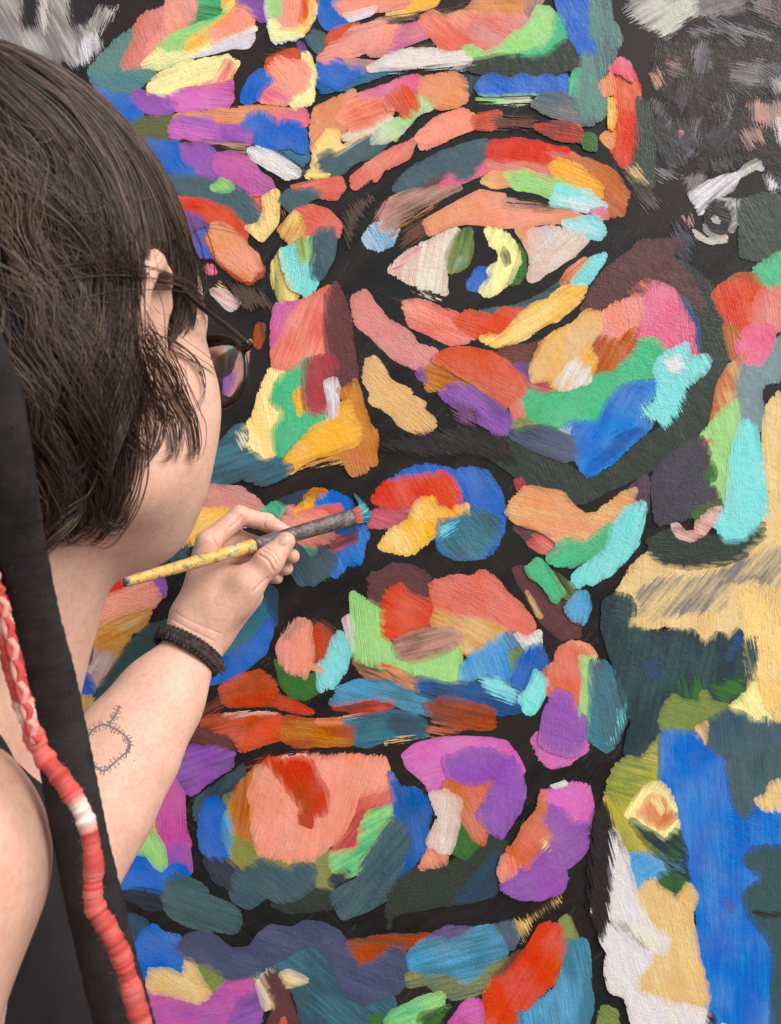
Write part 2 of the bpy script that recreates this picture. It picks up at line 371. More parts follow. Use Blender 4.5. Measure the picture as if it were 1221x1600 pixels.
CR/PB 25 d 120,200 200,215 325,275 300,282 180,240
CO/SA 25 r 76,290 200,288 320,340 430,370 402,432 545,492 470,535 370,542 240,485 125,425
OR 20 r 398,402 480,348 640,382 700,328 835,338 772,425 700,505 620,495 540,505 430,445
YE/AM 150 r 690,510 770,420 870,320 1000,278 1080,200 1215,178 1195,270 1080,365 900,465 780,535 650,562 560,520 620,500
PE/RU 140 r 1065,172 1120,80 1220,15 1245,35 1170,115 1120,182
CY 140 r 1125,175 1220,58 1260,18 1340,-10 1325,40 1230,175 1190,172
PC 45 r -242,262 -160,218 -100,310 0,420 130,490 150,550 292,600 240,640 272,682 170,695 70,662 -20,592 -120,492 -212,412 -222,330
OC/RU 20 r 205,725 270,680 400,720 560,780 660,880 745,930 700,965 600,905 440,815 330,825 235,838
OR 30 r 265,645 330,600 420,578 520,590 650,610 750,690 845,740 855,840 780,915 700,945 600,885 540,805 400,725
VI/PU 40 r 300,855 430,798 520,830 650,920 720,978 775,1042 740,1105 680,1105 560,1045 540,960 400,940
RB/VI 30 d 370,940 545,955 525,1060 440,1060
VI 60 r 158,722 200,698 235,785 180,768
VI/PM 40 r 735,680 885,678 875,785 825,735
PR/PB 20 r 875,790 990,798 1025,835 940,855 865,812
CO/PC 60 r 755,945 812,898 845,1012 780,1035
OG/OL 30 r 765,1055 850,1008 925,1060 912,1145 800,1105
BG/NV 20 r 750,1105 940,1060 1130,1130 1165,1255 1080,1275 900,1205 775,1145
TA/AM 120 r 885,685 950,540 1060,470 1150,430 1230,358 1302,370 1312,470 1230,560 1285,640 1282,700 1210,785 1080,835 1030,822 960,772 888,772
WH/TA 120 r 1028,805 1110,690 1170,648 1235,680 1245,785 1080,838
AM 130 d 1170,650 1250,555 1290,640 1230,705
TA 45 r -165,765 -142,660 -100,638 -50,690 0,790 120,840 130,885 215,920 200,955 285,1055 200,1115 80,1062 0,975 -112,912 -112,840
BL/DB 60 r -10,1410 100,1345 250,1308 400,1342 500,1328 610,1352 682,1460 712,1600 692,1745 620,1860 500,1890 340,1860 290,1750 150,1550
PR/PK 20 r -120,1610 0,1555 145,1538 140,1625 0,1690 -130,1690
RD/OR 60 r -105,1530 -40,1420 100,1378 220,1368 330,1348 402,1400 445,1535 380,1605 320,1605 290,1545 200,1505 100,1562 0,1575
AM/YE 60 r 130,1600 180,1518 270,1508 292,1572 380,1602 482,1555 472,1612 330,1642 280,1722 200,1815 100,1858 0,1835 -70,1810 0,1725 120,1655
TL/TD 45 r 290,1720 310,1660 400,1648 500,1600 600,1600 690,1660 645,1800 560,1875 420,1895 315,1835
SK/CY 150 d 295,1690 430,1630 410,1720 310,1775
PR 110 r 775,1405 820,1388 845,1435 800,1465
K 30 d -100,1180 200,1100 500,1060 700,1140 800,1300 500,1240 200,1260
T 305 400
WH/PC 30 r 95,215 180,215 285,300 220,345
TA/BR 30 d 120,200 160,160 200,200 160,215
PK 30 r 60,60 110,60 130,110 80,110
BR 60 d 200,160 440,230 480,320 330,330 250,260
RU/BR 80 r 365,550 395,420 430,430 425,520 400,580
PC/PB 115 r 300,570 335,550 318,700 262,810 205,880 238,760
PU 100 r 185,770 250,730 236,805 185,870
MG/PK 110 r 505,300 665,292 660,380 545,530 488,565 488,430
CO/SA 110 r 640,310 760,240 855,185 840,300 822,480 835,605 700,645 650,690 560,745 495,695 488,600 560,480
MA 80 r 825,240 880,185 922,260 972,440 985,620 1015,740 985,830 1005,970 950,905 900,785 880,705 830,605 808,440
YE/LY 80 r 470,708 560,740 535,800 482,900 545,970 535,1040 492,1100 495,1235 420,1282 325,1210 308,1080 380,1000 400,880 440,800
GN 90 r 545,745 640,700 705,650 702,780 672,840 700,950 835,945 825,1035 740,1065 600,1185 540,1250 500,1205 488,1090 540,1035 545,970 478,900 510,800
AM/OO 90 r 612,870 670,815 695,950 650,998
PR/MA 80 r 695,665 850,620 895,690 860,765 805,785 822,900 835,965 740,995 690,955 678,780
WH/PB 90 s 805,785 880,758 902,820 895,1005 818,1025 832,920
OC/OO 75 r 890,835 980,815 1002,775 1052,960 1092,1060 1135,1100 1122,1305 990,1365 930,1275 860,1245 960,1170 1015,1080 975,960
OC/TA 165 d 590,1352 700,1280 900,1228 935,1295 780,1305
AM 160 r 545,1300 650,1180 740,1070 890,1018 908,940 960,918 1002,1000 1025,1060 1015,1175 900,1205 700,1265 595,1350
TD/TL 160 r 90,1290 250,1075 312,1058 330,1215 430,1285 520,1272 605,1330 540,1385 400,1425 300,1372 200,1425 80,1430
LY/WH 60 d 260,1110 320,1090 340,1200 280,1200
PC/PB 20 r 100,1440 280,1458 380,1520 425,1585 380,1650 200,1730 20,1810 40,1560
AM/YE 150 r 40,1592 235,1578 150,1690 0,1790 -100,1815
NV/NB 150 r 530,1530 700,1468 770,1500 640,1570 550,1635
PC/CO 20 r 505,1650 610,1560 740,1670 800,1695 640,1745 550,1725
GN/TL 40 r 425,1585 500,1538 562,1570 522,1645 465,1685
AM 60 r 610,1610 700,1518 775,1530 755,1600 835,1672 740,1695
OC/RU 10 r 675,1512 740,1458 825,1470 772,1535
BL/LB 70 r 768,1532 850,1468 960,1528 1010,1620 1075,1740 1045,1800 1030,1905 950,1925 860,1995 880,1860 848,1740 900,1700 830,1670 750,1600
CO 170 r 630,1612 900,1548 925,1590 860,1655 780,1622
CO 170 r 630,1812 900,1750 925,1795 860,1852 780,1825
MA/PR 160 r 765,1805 900,1770 1005,1715 1005,1785 900,1825 780,1835
SL/TD 60 r 525,1825 600,1745 690,1810 730,1870 820,1818 895,1865 872,1955 740,2045 655,2045 585,1930
SA 30 r 590,1675 680,1610 800,1608 855,1670 855,1765 780,1795 680,1802 615,1745
GN 60 r 685,1812 762,1832 742,1875 720,1862
T 305 800
BL 130 s 40,1100 130,900 250,860 350,780 450,650 475,560 487,640 484,760 440,885 340,965 240,1045 150,1065
TL 130 r 120,890 240,760 360,630 425,535 475,600 440,655 340,785 220,865
GN/TL 150 d 130,880 200,840 210,880 150,900
NB/TD 90 r 425,500 480,455 515,520 502,720 482,640 440,560
FG 30 s 497,920 560,960 640,1035 720,1020 785,1000 785,1115 700,1175 600,1155 535,1085
RB/BR 30 d 690,690 800,670 880,740 860,800 760,720
RU/RD 80 r 685,745 780,708 865,790 845,905 760,935 730,935 715,780
SA/PC 100 r 520,850 560,780 600,730 655,668 712,700 722,780 735,900 692,1035 610,995 535,945
PB 100 d 530,800 590,700 660,668 700,700 640,750 580,820
CY 75 r 775,950 840,900 868,780 910,758 965,870 942,985 870,1085 775,1115
PE 20 r 712,938 785,962 795,1005 730,980
BR/PE 20 r 990,890 1100,945 1250,985 1270,1050 1100,1045 1025,985
WH/PB 80 r 925,670 982,638 1002,760 1000,880 955,765
LG 85 r 978,495 1080,570 1185,590 1172,720 1195,800 1250,890 1360,930 1480,900 1660,845 1672,1060 1540,1085 1380,1012 1220,965 1100,955 1000,905 992,700
OR 20 d 1110,960 1160,930 1260,960 1240,1000
PE/BR 30 r 1215,975 1280,990 1405,1060 1385,1118 1280,1072
RB/RU 150 d -100,1310 160,1140 210,1200 60,1285 -60,1350
RU/OR 165 r 155,1105 280,1030 420,998 505,1080 515,1165 420,1185 200,1205
RD/RU 15 r 250,1185 400,1148 515,1148 620,1188 740,1252 680,1256 500,1205 300,1205
MA/RB 15 d -90,1330 100,1345 260,1400 285,1485 100,1485 -60,1450
CR/PE 172 d 170,1272 380,1245 510,1248 380,1285 220,1295
OR/RU 165 r 20,1322 100,1280 300,1268 525,1258 555,1320 545,1402 450,1435 300,1492 265,1430 200,1380
RU/OC 5 r 555,1280 740,1308 920,1298 1005,1340 1005,1445 800,1455 640,1465 548,1420
PE 0 r 760,1300 920,1290 930,1318 780,1325
RD/RB 172 r 850,1215 1000,1178 1220,1165 1245,1200 1150,1245 1000,1245
TL/TD 172 r 920,1295 1100,1270 1220,1240 1400,1290 1445,1395 1300,1400 1200,1405 1100,1455 1000,1450 1000,1340
PE/CR 172 d 930,1280 1100,1255 1060,1275 950,1295
TL/SK 15 r 845,1195 900,1108 1000,1063 1220,1070 1420,1150 1495,1210 1455,1265 1320,1225 1220,1172 1100,1162 980,1178 880,1205
TD/NB 10 r 1200,1250 1330,1260 1430,1310 1440,1395 1290,1395 1210,1340
RB/RD 165 d 270,1600 480,1528 700,1508 920,1518 720,1575 640,1610
WH/PB 170 d 480,1560 620,1500 720,1500 600,1530
T 610 800
MA 30 r -125,405 0,340 130,343 242,410 255,520 150,565 20,505 -40,595 -125,545
OR/RD 30 r -45,575 0,480 60,448 122,520 255,558 295,635 220,715 130,742 50,795 -40,785
TA/OC 25 r 280,600 480,645 640,660 745,722 705,805 600,865 470,885 430,745 260,700
PB/BR 165 r 35,805 220,740 390,728 465,790 380,855 300,892 150,932 45,905
CO 30 r 255,440 400,410 520,412 590,378 645,410 705,490 822,600 895,700 885,775 840,795 740,735 640,675 520,648 400,635 285,592
SK/LB 70 r 442,965 520,890 620,830 720,768 765,860 755,1000 725,1068 560,1025 440,1065
BG/SK 60 r 715,772 780,748 805,855 740,858
OG/FG 60 r 742,885 852,828 835,925 758,985
WH 60 r 775,750 850,792 935,738 938,825 850,858
DB/BL 110 r 745,1065 800,940 860,850 935,828 975,930 965,1015 880,1055 810,1115
DB/NB 12 r 165,1125 178,1028 340,1080 560,1068 700,1088 800,1120 845,1190 800,1248 690,1258 560,1195 380,1165
CY/SK 20 d 550,1032 680,1038 790,1108 805,1185 740,1188 620,1135
CY 110 r 815,1165 880,1080 910,985 975,1040 952,1145 892,1255 848,1245
RU/RB 12 r 225,1205 330,1158 500,1188 658,1240 648,1345 450,1345 340,1345 250,1255
PB/RU 12 d 205,1395 260,1305 440,1362 380,1392
TA/CR 172 d -40,1445 60,1398 180,1408 100,1438
MA/PM 20 r 775,92 920,108 985,170 930,215 880,195
PR/CO 40 r 865,195 930,118 1045,190 1035,262 940,245
PE/TA 15 r 720,0 780,-85 850,-155 960,-132 1080,-112 1150,-22 1210,30 1300,10 1420,-90 1535,-145 1515,-70 1450,0 1340,95 1220,215 1160,205 1070,205 1000,135 900,92 790,62
GN 150 r 985,295 1060,190 1130,168 1220,192 1395,65 1365,235 1300,275 1220,292 1140,335 1040,325
CY 110 r 1140,455 1145,395 1220,340 1350,250 1390,80 1480,-25 1585,-65 1572,60 1540,205 1450,295 1360,395 1260,445
MA 60 r 775,362 830,345 940,510 1020,565 1105,530 1112,620 1185,680 1175,785 1060,785 960,685 860,535
TA 58 r 848,495 862,505 950,655 930,662
OG/K 60 r 1000,370 1060,400 1145,470 1155,525 1090,545
GN 55 r 845,352 930,298 1002,380 1085,505 1022,558 960,450 880,402
SK/TL 100 r 1095,600 1170,505 1225,508 1245,600 1205,685 1140,675
PE/TA 30 r 1105,830 1150,808 1240,835 1295,905 1240,950 1190,905
CO/OO 85 r 965,995 1030,950 1060,870 1120,828 1205,858 1225,905 1205,1050 1185,1300 1140,1185 1050,1115 1000,1145
LG 88 r 1185,905 1240,915 1275,890 1265,1000 1262,1160 1242,1360 1215,1395 1190,1280 1205,1050
TL/SL 75 r 1258,935 1330,935 1402,1010 1452,1130 1462,1300 1420,1425 1360,1485 1280,1445 1215,1375 1250,1240
CY/TL 80 d 1400,1440 1450,1330 1465,1215 1425,1225 1410,1380 1350,1450
ML 150 r 895,1425 930,1385 1040,1500 1140,1510 1215,1435 1225,1485 1110,1568 990,1595 945,1535
PU 95 r 1040,1105 1130,1155 1215,1310 1215,1432 1140,1512 1040,1505 935,1435 960,1300 1000,1180
T 915 800
BE/TA 95 r 1120,20 1240,-20 1240,1350 1100,1292 1050,1315 895,1225 1000,1140 1012,1050 992,800 950,720 900,782 830,742 740,825 680,762 640,732 450,702 400,722 265,692 300,632 190,505 300,340 400,258 480,330 600,350 860,330 1000,250 1110,130
GY/BE 130 d 300,500 450,420 700,400 900,330 1100,250 1180,420 900,460 860,620 600,640 400,680 320,620
GY/BE 130 d 820,420 1000,320 1140,200 1200,300 1180,500 1060,400 900,440
YE 85 d 940,500 1100,460 1200,1200 1120,1280 1020,900
DG 5 r 395,180 560,100 640,170 830,150 870,190 1000,182 1112,65 1105,155 1000,262 860,325 600,345 480,315 405,262
PG/PC 20 r 545,90 570,78 620,130 690,130 700,60 790,-10 850,-30 800,60 740,132 660,180 585,152
DT/TG 100 r 120,560 190,510 280,540 300,622 268,692 400,765 660,742 740,828 830,752 890,792 962,728 1005,1000 1005,1155 900,1195 820,1215 768,1172 742,1112 700,1195 640,1205 558,1172 540,1122 485,1290 472,1385 380,1515 300,1555 252,1522 268,1380 300,1330 145,850 105,700
TG/DT 20 d 180,520 300,560 280,680 180,700
NB/DB 110 r 865,905 965,738 985,820 900,925
NB/TD 95 d 340,930 460,900 470,1050 380,1050
FG/DT 80 d 560,1050 722,1020 722,1165 640,1200 565,1150
FG/DT 20 d 760,1080 995,1020 995,1140 860,1205
TG/FG 80 d 985,800 1060,780 1080,880 1040,1040 1010,1020
OG/OL 10 r 475,1245 540,1138 600,1180 690,1200 740,1118 785,1192 895,1210 800,1285 690,1325 640,1395 475,1360
OG/YO 15 r 170,1610 255,1530 330,1550 400,1500 472,1388 525,1580 440,1675 380,1725 280,1860 130,1785
LY/BE 60 r 892,1225 1000,1140 1040,1068 1082,1180 1155,1318 1050,1305
SL/TD 88 r 740,1450 755,1310 880,1238 990,1258 1060,1312 1120,1288 1170,1332 1240,1350 1240,1560 1100,1640 1000,1720 880,1640 780,1490
TA 60 r 690,1340 760,1310 745,1460 705,1420
T 915 1200
BL/LB 88 r 465,60 475,-230 680,-225 745,-120 870,-30 880,80 960,275 1080,190 1100,250 1240,260 1240,1620 780,1620 748,1400 688,1180 700,900 660,700 640,550 590,300 540,180
SL/TG 85 r 870,0 900,-60 1240,-200 1240,60 1140,95 1080,170 1000,305 920,235 895,80
TG/TD 88 r 985,570 1050,490 1240,478 1240,1620 1155,1610 1170,1110 1100,1010 1010,920 985,780 1100,685
BL/VI 60 d 860,800 950,850 900,900
K 10 r 1040,885 1120,905 1200,910 1190,922 1090,922
BE/TA 80 r 1065,195 1140,150 1150,85 1240,85 1240,250 1110,255 1085,222
YO/OL 60 r 120,180 270,230 280,330 380,470 490,565 430,572 300,525 240,485 175,330
SK/LB 150 r 250,540 360,528 480,555 525,640 440,685 310,770 285,660
LY/BE 120 r 258,285 340,160 420,88 480,95 535,180 562,260 575,385 500,445 420,385 300,325
PE/OO 110 r 325,280 400,180 470,188 560,300 480,372 400,345
LY 60 r 410,190 450,180 490,260 470,290
DT/FG 40 r 283,318 360,370 500,455 570,378 632,540 622,620 645,720 580,812 500,772 435,690 530,640 500,570 400,500
TL/DT 20 d 500,570 610,560 610,640 540,650
FG/DT 40 d 480,470 560,450 610,540 540,560
TA/BE 75 r 300,790 420,688 450,740 560,812 640,720 692,800 650,900 702,1200 752,1350 765,1432 740,1510 660,1500 420,1450 320,1410 330,1270 405,1150 500,1070 350,900
WH/CR 70 r 125,330 200,420 260,560 300,740 325,850 400,960 525,1070 505,1145 420,1148 400,1225 330,1295 325,1405 440,1435 745,1515 765,1565 700,1640 380,1640 260,1430 155,1385 125,1270 150,1150 95,1080 130,960 35,890 160,850 135,600
GY/WH 50 d 160,950 260,980 405,1125 280,1070 190,1010
CR/WH 65 r 150,850 220,830 300,960 480,1080 420,1130 280,1000
GY/WH 80 d 180,380 240,470 270,620 220,560
K 75 d 120,200 170,360 150,900 110,1100 20,900 30,500 40,260
K 40 r 690,1620 780,1525 800,1560 760,1640
WH 20 r 780,1600 850,1570 920,1640 770,1640
OL/OG 40 r 10,1610 110,1498 195,1520 205,1620
T 100 860
TD/TG 80 d 580,60 700,5 800,-60 780,60 600,110
PU 160 s 345,180 420,108 590,58 602,110 645,230 632,295 590,275 560,225 380,205
RD 130 r 200,320 340,178 372,210 362,262 270,295
SA 160 r 140,470 250,290 380,250 540,198 595,290 570,345 440,385 320,425 180,500
OC/TA 155 r 130,510 300,430 420,388 545,368 505,480 412,500 392,595 330,655 200,610
PB/CG 120 r 60,760 170,620 330,650 322,695 210,865 130,780
PM/PR 100 r 80,720 150,510 182,600 172,695
BL 30 r 60,800 150,768 202,860 182,892 90,905
TA/OC 90 r 80,910 182,908 202,1065 150,1150 120,1010
TG 125 r 530,475 640,448 700,470 600,605 480,705 300,965 210,1080 225,870 400,600
PC 40 r 688,352 722,318 735,382 705,385
PU/VI 160 r 630,1400 720,1280 820,1228 940,1240 1055,1268 1042,1352 900,1435 800,1525 740,1485 670,1430
T 100 1200
CO/OC 110 r 460,370 540,170 600,95 600,250 500,345
OC/TA 80 r 495,270 552,228 605,320 605,405 540,382
BL 20 s 250,680 420,445 440,530 530,550 580,630 640,610 700,578 765,598 795,665 640,765 600,795 480,752 330,760
MG 88 r 590,110 680,38 702,100 742,170 752,370 785,490 700,505 628,505 600,380 578,250
PU/MG 80 s 632,505 720,450 785,488 805,655 765,600 700,580 640,612
LG 60 s 415,445 480,358 540,378 600,440 632,500 645,612 612,642 570,622 520,552 440,532
NV/K 10 r 370,790 480,755 630,790 630,885 520,875
SL/TG 20 r 615,800 640,700 700,650 860,740 900,800 1085,890 1105,970 1060,1025 900,1002 780,982 655,905
NB/TD 60 r 340,900 460,930 525,980 480,1080 400,1200
BL 30 r 420,1210 480,1038 560,988 620,1040 725,1058 692,1130 765,1190 772,1302 720,1285 660,1262 540,1255 480,1330
MG/PU 170 r 480,1400 700,1408 840,1458 920,1408 1010,1338 1165,1318 1215,1400 1100,1485 900,1590 480,1640
PU/VI 160 r 880,1590 1100,1460 1220,1388 1245,1480 1160,1620 880,1640
OL/OG 130 r 805,1240 900,1228 1005,1320 955,1385 900,1395 835,1305
TA/BE 30 r 520,1320 550,1258 660,1268 750,1312 772,1188 802,1218 835,1290 915,1412 902,1442 840,1462 700,1422 550,1392
T 305 1200
NV/SL 130 r 0,330 10,200 130,118 300,-10 315,50 200,182 130,192 60,222 20,300
BL 70 r 28,350 60,228 130,173 192,260 172,340 182,450 232,585 130,580 48,512
SK/TL 75 r 172,340 200,268 252,360 244,500 222,545 180,445
OL/LO 60 r 180,180 240,160 250,260 210,250
OC/RU 100 r 213,260 260,128 400,-10 410,60 355,150 375,300 375,485 248,435 238,340
OL 10 r 228,570 240,430 375,480 400,545 560,568 720,568 790,528 852,520 852,640 842,755 758,772 748,645 700,592 600,645 520,605 330,615 268,625
CO/PR 130 r 845,540 980,370 1010,200 1070,138 1240,128 1240,205 1040,272 1045,420 1000,505
LG/GN 150 r 848,575 860,538 1020,500 1040,400 1080,278 1240,228 1240,325 1110,485 1042,545 1045,632 960,675 868,635
SA 110 r 345,150 390,25 450,-40 700,-70 1180,-70 1215,60 1192,135 1060,150 1000,190 982,280 900,432 780,532 730,575 600,575 400,545 368,420 358,260
RD/RU 75 r 430,-50 720,-60 772,60 835,150 822,272 740,322 722,365 660,342 662,240 600,160 540,60
RU 60 r 658,300 735,290 722,365 660,342
NV 50 r 50,565 200,578 265,640 232,755 130,705
DG 10 r 470,850 700,755 845,775 860,865 600,895
NV/PM 40 r 840,700 900,640 960,645 960,680 850,745
DB/BL 80 r 1215,20 1280,130 1390,138 1465,230 1455,330 1452,500 1390,562 1310,670 1250,650 1340,450 1310,370 1250,320 1235,150
SL/TD 40 s 218,785 240,660 340,610 420,558 500,600 560,632 660,590 740,598 765,640 742,745 640,822 520,845 450,802 340,885 238,835
SL/TD 130 s 838,795 930,730 1020,692 1038,560 1110,490 1160,380 1220,308 1312,340 1352,440 1312,582 1250,722 1190,822 1080,892 918,948 868,862
RU/BR 5 r 950,1090 1240,1050 1520,1050 1420,1095 1340,1115 1110,1195 1030,1230
TD/TL 40 r 430,1250 560,1170 740,1090 840,1200 880,1330 940,1430 1060,1470 1230,1430 1260,1520 1000,1620 740,1620 630,1400
IN/BG 20 s -125,1130 -60,1048 40,1013 130,1050 220,1127 330,1122 400,1040 470,978 600,1002 690,953 800,968 900,1020 962,1100 982,1180 1030,1227 1110,1202 1230,1108 1292,1108 1335,1180 1325,1335 1270,1405 1220,1422 1060,1478 940,1432 880,1300 820,1180 740,1112 640,1130 560,1190 450,1240 350,1312 200,1322 100,1252 0,1217 -60,1192
BE/CR 20 r 525,1292 600,1262 708,1330 590,1365
CR/FG 60 d 345,1310 420,1270 480,1265 500,1320 400,1345
BE/CG 70 r 380,1350 415,1320 505,1470 440,1515
MA 60 s 405,1300 480,1258 520,1258 570,1370 745,1610 600,1640 550,1530 500,1640 320,1640 500,1480
CO 85 r 495,1625 555,1528 600,1625
FG 20 r 1010,1620 1100,1548 1165,1548 1155,1640
T 610 1200
DG 165 r 110,645 360,600 560,520 620,415 715,470 695,560 705,700 600,805 300,855 100,882 0,930 0,1010 -20,800
NB/NV 140 r 390,838 500,720 600,560 705,515 685,700 640,795
ML 160 s 75,-80 160,-152 320,-192 580,-192 720,-172 805,-70 845,20 805,60 760,-20 600,-85 380,-60 372,60 310,155 250,152 210,82 110,0
PE/CO 60 r 175,635 250,488 355,540 342,595
FG 50 s 375,520 430,335 565,470 470,575
OO/CO 60 r 325,135 380,58 450,100 660,78 605,180 545,260 605,400 582,478 530,445 430,290 400,180
PU 95 r 330,-60 480,-112 640,-112 765,-60 815,20 835,130 805,270 685,445 540,300 605,180 655,65 500,105 370,42
PG/CR 100 r 245,160 330,148 435,200 425,330 375,525 310,528 238,460 270,390 312,310
ML 120 r 955,145 1130,98 1230,115 1258,260 1235,335 1130,355 1080,262 980,235
PU 150 r 938,290 1000,238 1080,268 1140,350 1235,340 1225,480 1175,562 1080,622 1105,682 1070,765 950,808 800,805 695,742 720,688 850,620 900,520 1000,430
OO/CO 125 r 765,495 830,380 920,270 955,128 975,240 942,330 1010,430 890,560 850,625 780,572 735,505
YE 130 d 920,440 980,430 1000,520 950,500
SA/CO 80 r 675,645 710,538 772,558 808,622 700,708
WH 160 r 1000,105 1080,80 1100,100 1030,122
VI/BG 165 r 235,1065 360,995 530,1008 410,1095 290,1105
BG/SL 80 r 630,985 780,958 805,1050 760,1135 715,1085
OL/SL 165 r 105,1290 240,1285 460,1325 620,1215 745,1195 645,1325 560,1405 440,1445 330,1415 225,1345 115,1358
TL/SK 165 r 115,1155 200,1078 400,1078 560,995 640,998 705,1080 722,1155 620,1225 540,1305 460,1338 380,1275 240,1295 125,1255
TA/K 60 d 775,970 960,870 1055,795 1055,845 880,955 830,1090 795,1040
RB/MA 130 r 630,1320 760,1165 840,1145 740,1280
OL 70 r 1062,945 1110,925 1175,1070 1080,1085
OL 85 r 1030,1240 1060,1180 1072,1330 1035,1330
TL/SK 80 r 1078,1090 1225,1078 1260,1480 1150,1620 785,1640 785,1520 850,1510 1060,1370 1072,1200
RD/OR 120 r 585,1405 640,1328 720,1298 860,1130 938,990 1000,968 1072,1008 1085,1120 1032,1325 920,1425 850,1505 782,1500 785,1640 600,1640
LG/GN 160 r -20,1545 200,1440 325,1408 335,1500 200,1545 120,1620 -20,1620
FG/K 150 r 180,1540 335,1500 380,1480 300,1560 200,1600
MG/ML 150 r 180,1610 400,1560 490,1445 560,1465 605,1620
"""
# ---------------------------------------------------------------- ground and the big painted panel
def mat_ground():
    t = NT('pavement'); p = t.pos()
    n1 = t.noise(p, 120, 5); n2 = t.noise(p, 3, 4)
    c = t.mix(n1, rgb((96,94,90)), rgb((140,137,131))); c = t.mix(t.ramp(n2, .4, .7), c, rgb((112,108,102)))
    t.l(c, t.b.inputs['Base Color']); t.b.inputs['Roughness'].default_value = .9
    t.l(t.bump(n1, .4, .002), t.b.inputs['Normal'])
    return t.m
gv = [(x, y, 0) for y in (-150, 150) for x in (-150, 150)]
tag(mesh_obj('ground', gv, [(0,1,3,2)], mat_ground(), smooth=False), kind='structure')

def relief(t, p):                                      # weave, brush ridges and trowel scratches shared by ground coat and strokes
    w1 = t.noise(t.mapping(p, (240, 1, 900), (0, .5, 0)), 1, 1)
    a = t.noise(p, 420, 2)
    s1 = t.noise(t.mapping(p, (4, 1, 60), (0, 1.05, 0)), 1, 0)
    sc = t.math('LESS_THAN', t.math('ABSOLUTE', t.math('SUBTRACT', s1, .5)), .004)
    s2 = t.noise(t.mapping(p, (5, 1, 50), (0, -.75, 0)), 1, 0)
    sc2 = t.math('LESS_THAN', t.math('ABSOLUTE', t.math('SUBTRACT', s2, .46)), .004)
    msk = t.ramp(t.noise(p, 7, 1), .38, .66)
    h = t.math('MULTIPLY', t.math('ADD', t.math('MULTIPLY', w1, .55), t.math('MULTIPLY', a, .7)), t.math('ADD', .15, msk))
    return t.math('ADD', h, t.math('MULTIPLY', t.math('MAXIMUM', sc, sc2), .35))
def mat_paint(name, dry):
    t = NT(name); p = t.pos()
    c1 = t.n('Attribute', attribute_name='col').outputs['Color']; c2 = t.n('Attribute', attribute_name='col2').outputs['Color']
    uv = t.n('UVMap').outputs[0]
    st = t.noise(t.mapping(uv, (.012, .16, 1)), 1, 2, .6)          # long streaks along the stroke
    pt = t.noise(t.mapping(uv, (.011, .022, 1)), 1, 1)
    f = t.math('MULTIPLY', t.ramp(t.math('ADD', t.math('MULTIPLY', st, .5), t.math('MULTIPLY', pt, .6)), .47, .68), .9, clamp=True)
    c = t.mix(f, c1, c2)
    ua = t.n('Attribute', attribute_name='under'); ee = t.n('Attribute', attribute_name='edge').outputs['Fac']
    blend = t.math('ADD', t.math('MULTIPLY', t.math('SUBTRACT', st, .5), 1.9), t.math('SUBTRACT', .62, t.math('MULTIPLY', ee, .062)))   # wet-in-wet at the rim
    c = t.mix(t.math('MULTIPLY', t.math('MULTIPLY', blend, 1.0, clamp=True), t.math('MULTIPLY', ua.outputs['Alpha'], .85)), c, ua.outputs['Color'])
    fine = t.noise(t.mapping(uv, (.03, .55, 1)), 1, 1, .7)
    v = t.math('ADD', t.math('MULTIPLY', fine, .26), .87)
    g = t.n('HueSaturation'); t.l(c, g.inputs['Color']); t.l(t.math('SUBTRACT', v, t.math('MULTIPLY', t.math('LESS_THAN', t.noise(p, 520, 1), .25), .45)), g.inputs['Value'])
    mott = t.noise(p, 26, 1); t.l(t.math('ADD', t.math('MULTIPLY', mott, .30), .86), g.inputs['Saturation'])
    t.l(g.outputs[0], t.b.inputs['Base Color'])
    t.l(t.math('ADD', t.math('MULTIPLY', fine, .25), .27), t.b.inputs['Roughness'])
    t.b.inputs['Specular IOR Level'].default_value = .28
    h = t.math('ADD', relief(t, p), t.math('MULTIPLY', fine, t.math('ADD', .15, t.math('MULTIPLY', t.ramp(pt, .42, .62), .75))))
    h = t.math('ADD', h, t.math('MULTIPLY', t.noise(p, 95, 2, .6), 1.15))
    t.l(t.bump(h, .70, .0011), t.b.inputs['Normal'])
    if dry:
        e = t.n('Attribute', attribute_name='edge').outputs['Fac']
        ch = t.noise(t.mapping(uv, (.022, .42, 1)), 1, 2, .65)
        gr = t.noise(p, 900, 2)
        m = t.math('ADD', t.math('MULTIPLY', ch, 1.0), t.math('MULTIPLY', gr, .25))
        dr = t.n('Attribute', attribute_name='dry').outputs['Fac']
        thr = t.math('SUBTRACT', t.math('ADD', .66, t.math('MULTIPLY', dr, .08)), t.math('MULTIPLY', e, t.math('SUBTRACT', .068, t.math('MULTIPLY', dr, .046))))
        a = t.math('GREATER_THAN', m, thr)
        t.l(a, t.b.inputs['Alpha'])
    return t.m
